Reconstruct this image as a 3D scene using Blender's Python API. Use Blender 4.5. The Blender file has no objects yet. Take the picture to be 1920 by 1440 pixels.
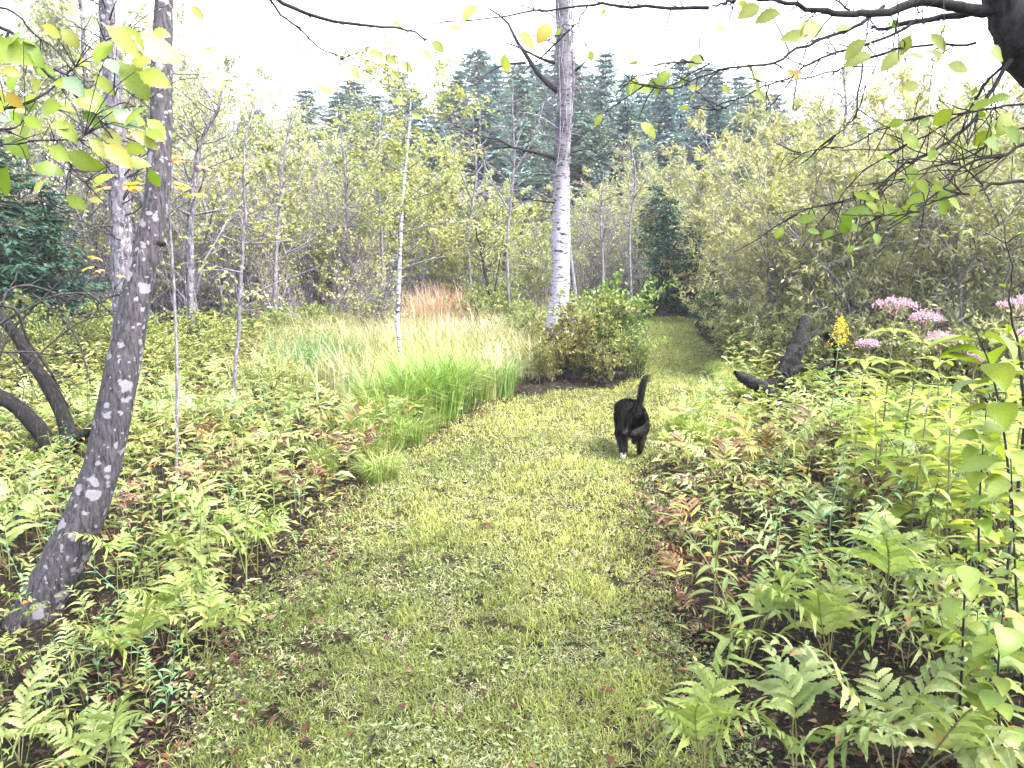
import bpy, math, random
import numpy as np
from mathutils import Vector, Matrix, Euler, Quaternion

# ------------------------------------------------------------------ camera, world, sun, exposure
S = bpy.context.scene
COL = S.collection
PITCH = math.radians(10.0)
CAM_H = 1.5
FPX = 1450.0                       # focal length in photograph pixels
cam_d = bpy.data.cameras.new('camera')
cam = bpy.data.objects.new('camera', cam_d)
COL.objects.link(cam)
cam.location = (0, 0, CAM_H)
cam.rotation_euler = (math.radians(90) - PITCH, 0, 0)
cam_d.sensor_width = 36.0
cam_d.lens = 36.0 / 2 / (960.0 / FPX)
cam_d.clip_start = 0.05
cam_d.clip_end = 600
S.camera = cam

SUN_EL, SUN_AZ = math.radians(56), math.radians(118)      # azimuth clockwise from the view direction
world = bpy.data.worlds.new('World')
S.world = world
world.use_nodes = True
wn, wl = world.node_tree.nodes, world.node_tree.links
wn.clear()
sky = wn.new('ShaderNodeTexSky')
sky.sky_type = 'NISHITA'
sky.sun_disc = False
sky.sun_elevation = SUN_EL
sky.sun_rotation = SUN_AZ
sky.air_density = 1.0
sky.dust_density = 4.0
sky.ozone_density = 1.0
hsv = wn.new('ShaderNodeHueSaturation')
hsv.inputs['Saturation'].default_value = 0.45
bg = wn.new('ShaderNodeBackground')
bg.inputs['Strength'].default_value = 0.15
wo = wn.new('ShaderNodeOutputWorld')
wl.new(sky.outputs[0], hsv.inputs['Color'])
wl.new(hsv.outputs[0], bg.inputs['Color'])
wl.new(bg.outputs[0], wo.inputs['Surface'])
sun_d = bpy.data.lights.new('sun', 'SUN')
sun_d.energy = 1.5
sun_d.angle = math.radians(24)
sun_d.color = (1.0, 0.96, 0.88)
sun = bpy.data.objects.new('sun', sun_d)
COL.objects.link(sun)
sd = Vector((math.sin(SUN_AZ) * math.cos(SUN_EL), math.cos(SUN_AZ) * math.cos(SUN_EL), math.sin(SUN_EL)))
sun.rotation_euler = sd.to_track_quat('Z', 'Y').to_euler()
sun.location = sd * 60
S.view_settings.view_transform = 'Standard'
S.view_settings.look = 'None'
S.view_settings.gamma = 1.0
S.view_settings.use_curve_mapping = False
S.view_settings.exposure = 3.2
S.render.engine = 'CYCLES'
S.cycles.max_bounces = 6
S.cycles.diffuse_bounces = 3
S.cycles.glossy_bounces = 2
S.cycles.transmission_bounces = 4
S.cycles.use_denoising = True
S.cycles.denoising_prefilter = 'ACCURATE'
S.cycles.denoising_input_passes = 'RGB_ALBEDO_NORMAL'
S.cycles.volume_bounces = 0
S.cycles.use_adaptive_sampling = True

rng = np.random.default_rng(7)
R = random.Random(11)
UP = np.array([0, 0, 1.0])


# ------------------------------------------------------------------ placing helpers
def ray(px, py):
    a, b = (px - 960) / FPX, -(py - 720) / FPX
    return np.array([a, math.cos(PITCH) + b * math.sin(PITCH), -math.sin(PITCH) + b * math.cos(PITCH)])


def at(px, py, Y):
    d = ray(px, py)
    return np.array([0, 0, CAM_H]) + d * (Y / d[1])


def grd(px, py):
    d = ray(px, py)
    return np.array([0, 0, CAM_H]) + d * (CAM_H / -d[2])


def gx(px, Y):
    """ground point under photograph column px at distance Y"""
    d = ray(px, 720)
    dep = Y * math.cos(PITCH) + CAM_H * math.sin(PITCH)
    x = (px - 960) / FPX * dep
    return x, Y


def ground_z(x, y):
    x = np.asarray(x, float); y = np.asarray(y, float)
    return (0.02 * np.sin(x * 1.7 + 0.4) * np.cos(y * 1.3) + 0.012 * np.sin(x * 4.1 + y * 2.3)
            + 0.03 * np.clip(y - 16, 0, 60))


LEFT = np.array([(-0.8, -1.5), (-0.8, 1.0), (-0.84, 2.0), (-0.94, 2.6), (-0.95, 3.26), (-0.93, 3.92), (-0.9, 5.0), (-0.71, 5.87), (-0.37, 6.7),
                 (0.0, 7.6), (0.55, 8.02), (1.25, 8.2), (1.6, 8.9), (1.85, 9.9), (2.17, 12.5), (2.63, 15.0), (3.2, 17.0)])
RIGHT = np.array([(0.62, -1.5), (0.56, 1.0), (0.53, 2.0), (0.5, 2.42), (0.53, 2.9), (0.66, 3.92), (0.84, 5.1), (1.12, 5.6), (1.55, 6.5),
                  (2.0, 7.7), (2.5, 9.3), (2.8, 10.8), (2.95, 12.5), (3.35, 15.0), (3.9, 17.0)])


def path_l(y): return np.interp(y, LEFT[:, 1], LEFT[:, 0])
def path_r(y): return np.interp(y, RIGHT[:, 1], RIGHT[:, 0])


def vnoise(x, y, s, seed=0):
    """smooth value noise 0..1"""
    x = np.asarray(x, float) * s + seed * 17.3 + 1000; y = np.asarray(y, float) * s + seed * 7.7 + 1000
    xi, yi = np.floor(x).astype(np.int64), np.floor(y).astype(np.int64)
    fx, fy = x - xi, y - yi
    fx, fy = fx * fx * (3 - 2 * fx), fy * fy * (3 - 2 * fy)

    def h(i, j):
        v = np.sin(i * 127.1 + j * 311.7 + seed * 74.7) * 43758.5453
        return v - np.floor(v)
    return (h(xi, yi) * (1 - fx) + h(xi + 1, yi) * fx) * (1 - fy) + (h(xi, yi + 1) * (1 - fx) + h(xi + 1, yi + 1) * fx) * fy


# ------------------------------------------------------------------ mesh helpers
class MB:
    def __init__(self):
        self.v, self.f, self.t, self.n = [], [], [], 0

    def add(self, V, F, tint=None):
        V = np.asarray(V, float).reshape(-1, 3)
        F = np.asarray(F, dtype=np.int64)
        if tint is None:
            tint = np.ones((len(V), 3))
        tint = np.asarray(tint, float)
        if tint.ndim == 1:
            tint = np.tile(tint, (len(V), 1))
        self.v.append(V); self.t.append(tint); self.f.append(F + self.n); self.n += len(V)
        return self

    def mesh(self, name, mats, smooth=False, xf=None):
        me = bpy.data.meshes.new(name)
        V = np.concatenate(self.v); T = np.concatenate(self.t)
        if xf is not None:
            V = V @ np.array(xf.to_3x3()).T + np.array(xf.translation)
        tot = np.concatenate([np.full(len(f), f.shape[1]) for f in self.f])
        idx = np.concatenate([f.ravel() for f in self.f])
        me.vertices.add(len(V)); me.loops.add(len(idx)); me.polygons.add(len(tot))
        me.vertices.foreach_set('co', V.astype(np.float32).ravel())
        me.loops.foreach_set('vertex_index', idx.astype(np.int32))
        st = np.concatenate([[0], np.cumsum(tot)[:-1]])
        me.polygons.foreach_set('loop_start', st.astype(np.int32))
        me.polygons.foreach_set('use_smooth', np.full(len(tot), bool(smooth)))
        a = me.attributes.new('tint', 'FLOAT_COLOR', 'POINT')
        a.data.foreach_set('color', np.concatenate([T, np.ones((len(T), 1))], 1).astype(np.float32).ravel())
        for m in (mats if isinstance(mats, (list, tuple)) else [mats]):
            me.materials.append(m)
        me.update(calc_edges=True)
        return me


def link(name, me, parent=None, loc=None):
    o = bpy.data.objects.new(name, me)
    COL.objects.link(o)
    if parent is not None:
        o.parent = parent
    if loc is not None:
        o.location = [float(c) for c in loc]
    return o


def tag(o, label=None, cat=None, group=None, kind=None):
    if label: o['label'] = label
    if cat: o['category'] = cat
    if group: o['group'] = group
    if kind: o['kind'] = kind
    return o


def empty(name, loc=(0, 0, 0), rz=0.0):
    o = bpy.data.objects.new(name, None)
    o.empty_display_size = 0.1
    COL.objects.link(o)
    o.location = [float(c) for c in loc]
    o.rotation_euler = (0, 0, rz)
    return o


def copy_tree(o, parent=None):
    c = o.copy()
    COL.objects.link(c)
    if parent is not None:
        c.parent = parent
    for ch in list(o.children):
        copy_tree(ch, c)
    return c


def color_tree(o, c):
    o.color = (c[0], c[1], c[2], 1)
    for ch in o.children:
        color_tree(ch, c)


def norm(a):
    a = np.asarray(a, float)
    return a / np.maximum(np.linalg.norm(a, axis=-1, keepdims=True), 1e-9)


def tube(P, Rd, sides=6, cap=False):
    P = np.asarray(P, float); Rd = np.asarray(Rd, float)
    n = len(P)
    T = norm(np.gradient(P, axis=0))
    ref = np.array([0.31, 0.95, 0.05]) if abs(T[:, 2]).mean() > 0.5 else UP
    A = norm(np.cross(T, ref)); B = np.cross(T, A)
    an = np.arange(sides) * 2 * math.pi / sides
    V = P[:, None] + Rd[:, None, None] * (A[:, None] * np.cos(an)[None, :, None] + B[:, None] * np.sin(an)[None, :, None])
    i = np.arange(n - 1)[:, None] * sides; j = np.arange(sides)[None]; k = (j + 1) % sides
    F = np.stack([i + j, i + k, i + sides + k, i + sides + j], -1).reshape(-1, 4)
    return V.reshape(-1, 3), F


def smooth_line(P, n):
    """Catmull-Rom through P"""
    P = np.asarray(P, float)
    Q = np.vstack([2 * P[0] - P[1], P, 2 * P[-1] - P[-2]])
    u = np.linspace(0, len(P) - 1 - 1e-6, n)
    k = u.astype(int); f = (u - k)[:, None]
    a, b, c, d = Q[k], Q[k + 1], Q[k + 2], Q[k + 3]
    return 0.5 * (2 * b + (c - a) * f + (2 * a - 5 * b + 4 * c - d) * f ** 2 + (3 * b - a - 3 * c + d) * f ** 3)


def leaf_cards(P, D, N, L, W, fold=0.18):
    """many four-vertex folded leaves: base, side, tip, side"""
    P = np.asarray(P, float); n = len(P)
    D = norm(D); Sd = norm(np.cross(D, N)); Nn = np.cross(Sd, D)
    L = np.broadcast_to(L, (n,))[:, None]; W = np.broadcast_to(W, (n,))[:, None]
    a = P
    b = P + D * L * 0.45 + Sd * W * 0.5 + Nn * W * fold
    c = P + D * L - Nn * L * 0.06
    d = P + D * L * 0.45 - Sd * W * 0.5 + Nn * W * fold
    V = np.stack([a, b, c, d], 1).reshape(-1, 3)
    i = np.arange(n)[:, None] * 4
    F = np.concatenate([i + [0, 1, 2], i + [0, 2, 3]])
    return V, F


def blades(P, lean, az, H, W, curve=0.6):
    """grass blades, five vertices and three triangles each"""
    n = len(P)
    d = np.stack([np.cos(az), np.sin(az), np.zeros(n)], 1)
    s = np.stack([-np.sin(az), np.cos(az), np.zeros(n)], 1)
    H = np.broadcast_to(H, (n,))[:, None]; W = np.broadcast_to(W, (n,))[:, None]
    l1 = np.asarray(lean)[:, None]; l2 = l1 + curve
    M = P + H * 0.5 * (d * np.sin(l1) + UP * np.cos(l1))
    T = M + H * 0.5 * (d * np.sin(l2) + UP * np.cos(l2))
    V = np.stack([P - s * W * .5, P + s * W * .5, M + s * W * .42, M - s * W * .42, T], 1).reshape(-1, 3)
    i = np.arange(n)[:, None] * 5
    F = np.concatenate([i + [0, 1, 2], i + [0, 2, 3], i + [3, 2, 4]])
    return V, F


def rep(c, k):
    return np.repeat(np.asarray(c, float), k, axis=0)


def mixc(a, b, t):
    t = np.asarray(t, float)[:, None]
    return np.asarray(a, float) * (1 - t) + np.asarray(b, float) * t


def leaf_mesh(L, W, n=7, tooth=0.0, fold=0.2, droop=0.3, peak=0.4, stalk=0.12, tint=(1, 1, 1), wav=0.0):
    """one detailed leaf lying along +x, face up; a stalk, a midrib fold, toothed edges, a curved blade"""
    s = np.linspace(0, 1, n + 1)
    w = np.where(s < peak, np.sin(s / peak * math.pi / 2) ** 0.8, np.cos((s - peak) / (1 - peak) * math.pi / 2) ** 0.85)
    w = w * W / 2
    w[0] = W * 0.05; w[-1] = 0.0
    k = np.arange(n + 1)
    w = w * (1 + tooth * np.where(k % 2 == 0, 1, -1))
    w[-1] = 0.0005
    a = -droop * s ** 1.3
    x = np.concatenate([[0], np.cumsum(np.cos(a[1:]) * L / n)]); z = np.concatenate([[0], np.cumsum(np.sin(a[1:]) * L / n)])
    x = x + L * stalk
    zl = z + w * fold + wav * W * np.sin(s * 9); zr = z + w * fold + wav * W * np.sin(s * 8 + 1.5)
    mid = np.stack([x, 0 * x, z], 1); le = np.stack([x, w, zl], 1); ri = np.stack([x, -w, zr], 1)
    V = np.concatenate([mid, le, ri, [[0, -0.0012, 0], [0, 0.0012, 0]]])
    i = np.arange(n); m = n + 1
    Q = np.concatenate([np.stack([i, i + 1, m + i + 1, m + i], 1), np.stack([2 * m + i, 2 * m + i + 1, i + 1, i], 1)])
    Q = np.concatenate([Q, [[3 * m, 2 * m, m, 3 * m + 1]]])
    T = np.tile(np.asarray(tint, float), (len(V), 1))
    T[:m] *= 1.18                                             # paler midrib
    return V, Q, T


# ------------------------------------------------------------------ materials
def new_mat(name):
    m = bpy.data.materials.new(name)
    m.use_nodes = True
    nt = m.node_tree
    nt.nodes.clear()
    out = nt.nodes.new('ShaderNodeOutputMaterial')
    return m, nt.nodes, nt.links, out


def leaf_material(name, trans=0.35, rough=0.45, spec=0.35, var=0.18, scale=30.0, shift=(1.1, 1.16, 0.6)):
    m, N, L, out = new_mat(name)
    at_ = N.new('ShaderNodeAttribute'); at_.attribute_name = 'tint'
    oi = N.new('ShaderNodeObjectInfo')
    mul = N.new('ShaderNodeMixRGB'); mul.blend_type = 'MULTIPLY'; mul.inputs[0].default_value = 1
    L.new(at_.outputs['Color'], mul.inputs[1]); L.new(oi.outputs['Color'], mul.inputs[2])
    tc = N.new('ShaderNodeTexCoord')
    no = N.new('ShaderNodeTexNoise'); no.inputs['Scale'].default_value = scale; no.inputs['Detail'].default_value = 2
    L.new(tc.outputs['Object'], no.inputs['Vector'])
    mr = N.new('ShaderNodeMapRange')
    mr.inputs['From Min'].default_value = 0.3; mr.inputs['From Max'].default_value = 0.7
    mr.inputs['To Min'].default_value = 1 - var; mr.inputs['To Max'].default_value = 1 + var
    L.new(no.outputs['Fac'], mr.inputs['Value'])
    sc = N.new('ShaderNodeVectorMath'); sc.operation = 'SCALE'
    L.new(mul.outputs[0], sc.inputs[0]); L.new(mr.outputs[0], sc.inputs['Scale'])
    pr = N.new('ShaderNodeBsdfPrincipled')
    pr.inputs['Roughness'].default_value = rough
    pr.inputs['Specular IOR Level'].default_value = spec
    L.new(sc.outputs[0], pr.inputs['Base Color'])
    if trans > 0:
        tr = N.new('ShaderNodeBsdfTranslucent')
        ts = N.new('ShaderNodeMixRGB'); ts.blend_type = 'MULTIPLY'; ts.inputs[0].default_value = 1
        ts.inputs[2].default_value = (*shift, 1)
        L.new(sc.outputs[0], ts.inputs[1]); L.new(ts.outputs[0], tr.inputs['Color'])
        mx = N.new('ShaderNodeMixShader'); mx.inputs[0].default_value = trans
        L.new(pr.outputs[0], mx.inputs[1]); L.new(tr.outputs[0], mx.inputs[2])
        L.new(mx.outputs[0], out.inputs['Surface'])
    else:
        L.new(pr.outputs[0], out.inputs['Surface'])
    return m


M_LEAF = leaf_material('leaf', 0.4, 0.42, 0.4)
M_FERN = leaf_material('fern', 0.38, 0.5, 0.35, scale=45)
M_GRASS = leaf_material('grass_blade', 0.3, 0.5, 0.3, scale=6)
M_NEEDLE = leaf_material('needles', 0.12, 0.6, 0.25, scale=3)
M_DEAD = leaf_material('dead_leaf', 0.15, 0.6, 0.25, scale=40, shift=(1.1, 0.95, 0.75))
M_FLOWER = leaf_material('petal', 0.3, 0.7, 0.1, scale=80, shift=(1, 0.9, 1))
M_FUR = leaf_material('fur', 0.0, 0.6, 0.2, scale=20)


def bark_material(name, dark, light, scale=(9, 9, 2), thr=(0.38, 0.62), spots=None, spot_scale=14, spot_size=0.32, bump=0.5, dist=0.01, bands=None, moss=None):
    m, N, L, out = new_mat(name)
    tc = N.new('ShaderNodeTexCoord')
    mp = N.new('ShaderNodeMapping'); mp.inputs['Scale'].default_value = scale
    L.new(tc.outputs['Object'], mp.inputs['Vector'])
    no = N.new('ShaderNodeTexNoise'); no.inputs['Scale'].default_value = 4; no.inputs['Detail'].default_value = 7; no.inputs['Roughness'].default_value = 0.65
    L.new(mp.outputs[0], no.inputs['Vector'])
    cr = N.new('ShaderNodeValToRGB')
    cr.color_ramp.elements[0].position = thr[0]; cr.color_ramp.elements[0].color = (*dark, 1)
    cr.color_ramp.elements[1].position = thr[1]; cr.color_ramp.elements[1].color = (*light, 1)
    L.new(no.outputs['Fac'], cr.inputs[0])
    col = cr.outputs[0]
    if bands:                                                  # birch: dark lenticels and scars
        mp2 = N.new('ShaderNodeMapping'); mp2.inputs['Scale'].default_value = bands['scale']
        L.new(tc.outputs['Object'], mp2.inputs['Vector'])
        n2 = N.new('ShaderNodeTexNoise'); n2.inputs['Scale'].default_value = 5; n2.inputs['Detail'].default_value = 4
        L.new(mp2.outputs[0], n2.inputs['Vector'])
        c2 = N.new('ShaderNodeValToRGB')
        c2.color_ramp.elements[0].position = bands['lo']; c2.color_ramp.elements[1].position = bands['hi']
        L.new(n2.outputs['Fac'], c2.inputs[0])
        mx = N.new('ShaderNodeMixRGB'); mx.inputs[2].default_value = (*bands['color'], 1)
        L.new(c2.outputs[0], mx.inputs[0]); L.new(col, mx.inputs[1])
        col = mx.outputs[0]
    at_ = N.new('ShaderNodeAttribute'); at_.attribute_name = 'tint'
    ml = N.new('ShaderNodeMixRGB'); ml.blend_type = 'MULTIPLY'; ml.inputs[0].default_value = 1
    L.new(col, ml.inputs[1]); L.new(at_.outputs['Color'], ml.inputs[2])
    col = ml.outputs[0]
    if spots:                                                  # crusts of lichen, round and pale
        nz = N.new('ShaderNodeTexNoise'); nz.inputs['Scale'].default_value = 28; nz.inputs['Detail'].default_value = 5
        L.new(tc.outputs['Object'], nz.inputs['Vector'])
        ad = N.new('ShaderNodeVectorMath'); ad.operation = 'MULTIPLY_ADD'
        ad.inputs[1].default_value = (0.05, 0.05, 0.05)
        L.new(nz.outputs['Color'], ad.inputs[0]); L.new(tc.outputs['Object'], ad.inputs[2])
        for q, (ss, sz) in enumerate(((spot_scale, spot_size), (spot_scale * 2.3, spot_size * 0.85))):
            vo = N.new('ShaderNodeTexVoronoi'); vo.inputs['Scale'].default_value = ss; vo.inputs['Randomness'].default_value = 0.8
            L.new(ad.outputs[0], vo.inputs['Vector'])
            th = N.new('ShaderNodeMath'); th.operation = 'MULTIPLY'; th.inputs[1].default_value = sz * 1.25
            sep = N.new('ShaderNodeSeparateColor')
            L.new(vo.outputs['Color'], sep.inputs[0])
            pw = N.new('ShaderNodeMath'); pw.operation = 'POWER'; pw.inputs[1].default_value = 1.6
            L.new(sep.outputs[0], pw.inputs[0]); L.new(pw.outputs[0], th.inputs[0])
            df = N.new('ShaderNodeMath'); df.operation = 'SUBTRACT'
            L.new(th.outputs[0], df.inputs[0]); L.new(vo.outputs['Distance'], df.inputs[1])
            rg = N.new('ShaderNodeMapRange')
            rg.inputs['From Min'].default_value = -0.02; rg.inputs['From Max'].default_value = 0.05
            rg.inputs['To Max'].default_value = 0.8
            L.new(df.outputs[0], rg.inputs['Value'])
            mx = N.new('ShaderNodeMixRGB'); mx.inputs[2].default_value = (*spots, 1)
            L.new(rg.outputs[0], mx.inputs[0]); L.new(col, mx.inputs[1])
            col = mx.outputs[0]
    pr = N.new('ShaderNodeBsdfPrincipled'); pr.inputs['Roughness'].default_value = 0.85
    pr.inputs['Specular IOR Level'].default_value = 0.25
    L.new(col, pr.inputs['Base Color'])
    bp = N.new('ShaderNodeBump'); bp.inputs['Strength'].default_value = bump; bp.inputs['Distance'].default_value = dist
    L.new(no.outputs['Fac'], bp.inputs['Height']); L.new(bp.outputs[0], pr.inputs['Normal'])
    L.new(pr.outputs[0], out.inputs['Surface'])
    return m


M_BARK_LICHEN = bark_material('bark_lichen', (0.012, 0.01, 0.013), (0.055, 0.05, 0.06), (22, 22, 5), spots=(0.165, 0.158, 0.18), spot_scale=16, spot_size=0.42, bump=0.7)
M_BARK_GREY = bark_material('bark_grey', (0.02, 0.017, 0.022), (0.13, 0.12, 0.145), (8, 8, 2.5), spots=(0.24, 0.23, 0.265), spot_scale=16, spot_size=0.36, bump=0.8)
M_BIRCH = bark_material('bark_birch', (0.2, 0.188, 0.215), (0.35, 0.33, 0.385), (5, 5, 9), (0.3, 0.7),
                        bands={'scale': (2.2, 2.2, 9), 'lo': 0.54, 'hi': 0.63, 'color': (0.03, 0.025, 0.035)}, bump=0.4)
M_TWIG = bark_material('twig', (0.045, 0.04, 0.05), (0.19, 0.175, 0.21), (12, 12, 5), bump=0.2)
M_TWIG_DARK = bark_material('twig_dark', (0.008, 0.006, 0.008), (0.035, 0.03, 0.037), (12, 12, 5), bump=0.4)
M_DEADWOOD = bark_material('dead_wood', (0.003, 0.0025, 0.003), (0.05, 0.043, 0.046), (16, 16, 2.5), (0.5, 0.82), bump=1.0, dist=0.02)
M_STEM = leaf_material('green_stem', 0.0, 0.5, 0.3, scale=10)


def soil_material(name, c0, c1, c2, scale=5.0):
    m, N, L, out = new_mat(name)
    tc = N.new('ShaderNodeTexCoord')
    n1 = N.new('ShaderNodeTexNoise'); n1.inputs['Scale'].default_value = scale; n1.inputs['Detail'].default_value = 10; n1.inputs['Roughness'].default_value = 0.7
    L.new(tc.outputs['Object'], n1.inputs['Vector'])
    cr = N.new('ShaderNodeValToRGB')
    cr.color_ramp.elements[0].position = 0.32; cr.color_ramp.elements[0].color = (*c0, 1)
    cr.color_ramp.elements[1].position = 0.72; cr.color_ramp.elements[1].color = (*c2, 1)
    e = cr.color_ramp.elements.new(0.52); e.color = (*c1, 1)
    L.new(n1.outputs['Fac'], cr.inputs[0])
    n2 = N.new('ShaderNodeTexNoise'); n2.inputs['Scale'].default_value = scale * 14; n2.inputs['Detail'].default_value = 6
    L.new(tc.outputs['Object'], n2.inputs['Vector'])
    mx = N.new('ShaderNodeMixRGB'); mx.blend_type = 'OVERLAY'; mx.inputs[0].default_value = 0.7
    L.new(cr.outputs[0], mx.inputs[1]); L.new(n2.outputs['Fac'], mx.inputs[2])
    pr = N.new('ShaderNodeBsdfPrincipled'); pr.inputs['Roughness'].default_value = 0.95; pr.inputs['Specular IOR Level'].default_value = 0.1
    L.new(mx.outputs[0], pr.inputs['Base Color'])
    bp = N.new('ShaderNodeBump'); bp.inputs['Strength'].default_value = 0.8; bp.inputs['Distance'].default_value = 0.02
    L.new(n2.outputs['Fac'], bp.inputs['Height']); L.new(bp.outputs[0], pr.inputs['Normal'])
    L.new(pr.outputs[0], out.inputs['Surface'])
    return m


M_SOIL = soil_material('soil', (0.005, 0.004, 0.003), (0.012, 0.01, 0.007), (0.03, 0.024, 0.016))
M_PATH = soil_material('mown_turf', (0.008, 0.007, 0.004), (0.026, 0.024, 0.01), (0.085, 0.082, 0.034), 16.0)

# ------------------------------------------------------------------ ground and path
def sheet(name, X, Y, Z, mat):
    ny, nx = X.shape
    V = np.stack([X, Y, Z], -1).reshape(-1, 3)
    i = np.arange(ny - 1)[:, None] * nx; j = np.arange(nx - 1)[None]
    F = np.stack([i + j, i + j + 1, i + nx + j + 1, i + nx + j], -1).reshape(-1, 4)
    return link(name, MB().add(V, F).mesh(name, mat, True))


gxs = np.concatenate([np.linspace(-120, -14, 24), np.linspace(-13, 13, 131), np.linspace(14, 120, 24)])
gys = np.concatenate([np.linspace(-30, -4, 10), np.linspace(-3, 20, 116), np.linspace(21, 60, 30), np.linspace(65, 160, 16)])
GX, GY = np.meshgrid(gxs, gys)
tag(sheet('ground', GX, GY, ground_z(GX, np.minimum(GY, 70)), M_SOIL), 'dark soil and leaf mould under the plants', kind='structure')
py_ = np.linspace(-1.4, 16.8, 150)
u = np.linspace(0, 1, 16)
PX = path_l(py_)[:, None] * (1 - u) + path_r(py_)[:, None] * u
wob = 0.05 * np.sin(py_ * 5.3) + 0.04 * np.sin(py_ * 11.7)
PX[:, 0] += wob; PX[:, -1] -= wob[::-1]
PYY = np.repeat(py_[:, None], 16, 1)
tag(sheet('mown_path', PX, PYY, ground_z(PX, PYY) + 0.006, M_PATH), 'mown grass path winding away to the right', kind='structure')


def sample_path(n, p=1.3, y0=1.7, y1=16.5, pad=0.0):
    q = rng.random(n)
    a, b = y0 ** (1 - p), y1 ** (1 - p)
    y = (a + (b - a) * q) ** (1 / (1 - p))
    t = rng.random(n)
    x = (path_l(y) - pad) * (1 - t) + (path_r(y) + pad) * t
    return x, y, t


# mown grass: short blades, flattened clippings, small clover-like leaves
mb = MB()
n = 230000
x, y, t = sample_path(n, 1.45, pad=0.2)
keep = vnoise(x, y, 22, 3) * 0.55 + vnoise(x, y, 8, 4) * 0.45 > np.interp(y, [2.0, 3.2, 4.2, 6], [0.34, 0.31, 0.26, 0.2])
edge = np.minimum(t, 1 - t)
keep &= rng.random(n) < np.clip(edge * 6.5 + 0.04 + 0.5 * (vnoise(x, y, 5, 12) - .4), 0, 1)
x, y = x[keep], y[keep]; n = len(x)
P = np.stack([x, y, ground_z(x, y) + 0.004], 1)
patch = vnoise(x, y, 1.6, 5); fine = vnoise(x, y, 14, 6)
c = mixc((0.13, 0.17, 0.035), (0.29, 0.315, 0.075), np.clip(patch * 1.3 - 0.1, 0, 1))
straw = rng.random(n) < 0.2 + 0.25 * (fine > 0.6)
c[straw] = mixc((0.34, 0.31, 0.16), (0.45, 0.42, 0.27), rng.random(straw.sum()))
c *= rng.uniform(0.3, 1.35, (n, 1))
sz = np.clip(0.8 + 0.1 * y, 1, 2.4)
tuft = vnoise(x, y, 6, 9)
V, F = blades(P, np.where(straw, rng.uniform(1.0, 1.5, n), rng.uniform(0.15, 1.1, n)), rng.uniform(0, 6.28, n),
              np.where(straw, rng.uniform(0.02, 0.06, n), rng.uniform(0.016, 0.042, n) * (0.6 + tuft)) * np.sqrt(sz), rng.uniform(0.0017, 0.0034, n) * sz, 0.5)
mb.add(V, F, rep(c, 5))
n = 15000
x, y, t = sample_path(n, 1.9, y1=9, pad=0.25)
P = np.stack([x, y, ground_z(x, y) + rng.uniform(0.008, 0.03, n)], 1)
cl = vnoise(x, y, 4, 15) > rng.uniform(.3, .75, len(x))
P = P[cl]; n = len(P)
az = rng.uniform(0, 6.28, n)
D = np.stack([np.cos(az), np.sin(az), rng.uniform(-0.1, 0.5, n)], 1)
V, F = leaf_cards(P, D, UP + rng.normal(0, 0.3, (n, 3)), rng.uniform(0.01, 0.03, n), rng.uniform(0.006, 0.015, n))
c = mixc((0.14, 0.2, 0.06), (0.3, 0.33, 0.17), rng.random(n)) * rng.uniform(0.5, 1.2, (n, 1))
mb.add(V, F, rep(c, 4))
tag(link('mown_grass', mb.mesh('mown_grass', M_GRASS)), 'short mown yellow-green grass and clippings on the path', 'grass', kind='stuff')

# leaf litter: bits of dead leaf, purple-brown and black, on the soil beside the path
mb = MB()
n = 85000
x = rng.uniform(-4.2, 3.6, n); q = rng.random(n); y = 1.5 * (9 / 1.5) ** q
pl, pr_ = path_l(y), path_r(y)
dist = np.where(x < pl, pl - x, np.where(x > pr_, x - pr_, -np.minimum(x - pl, pr_ - x)))
keep = rng.random(n) < np.where(dist < 0, np.exp(dist * np.where((x < 0) & (y < 3.6), 6, 14)) * 0.6 + .05, np.exp(-dist * 0.7))
x, y, dist = x[keep], y[keep], dist[keep]; n = len(x)
P = np.stack([x, y, ground_z(x, y) + rng.uniform(0.006, 0.03, n)], 1)
az = rng.uniform(0, 6.28, n)
D = np.stack([np.cos(az), np.sin(az), rng.normal(0, 0.25, n)], 1)
V, F = leaf_cards(P, D, UP + rng.normal(0, 0.45, (n, 3)), rng.uniform(0.012, 0.05, n), rng.uniform(0.004, 0.02, n), 0.35)
pal = np.array([(0.01, 0.008, 0.007), (0.028, 0.02, 0.014), (0.07, 0.035, 0.02), (0.08, 0.025, 0.03), (0.15, 0.1, 0.06), (0.08, 0.08, 0.03), (0.12, 0.13, 0.05)])
c = pal[rng.choice(7, n, p=[.22, .2, .14, .13, .09, .11, .11])] * rng.uniform(0.6, 1.3, (n, 1))
mb.add(V, F, rep(c, 4))
tag(link('leaf_litter', mb.mesh('leaf_litter', M_DEAD)), 'dark leaf litter along both edges of the path', 'leaf litter', kind='stuff')


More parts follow.
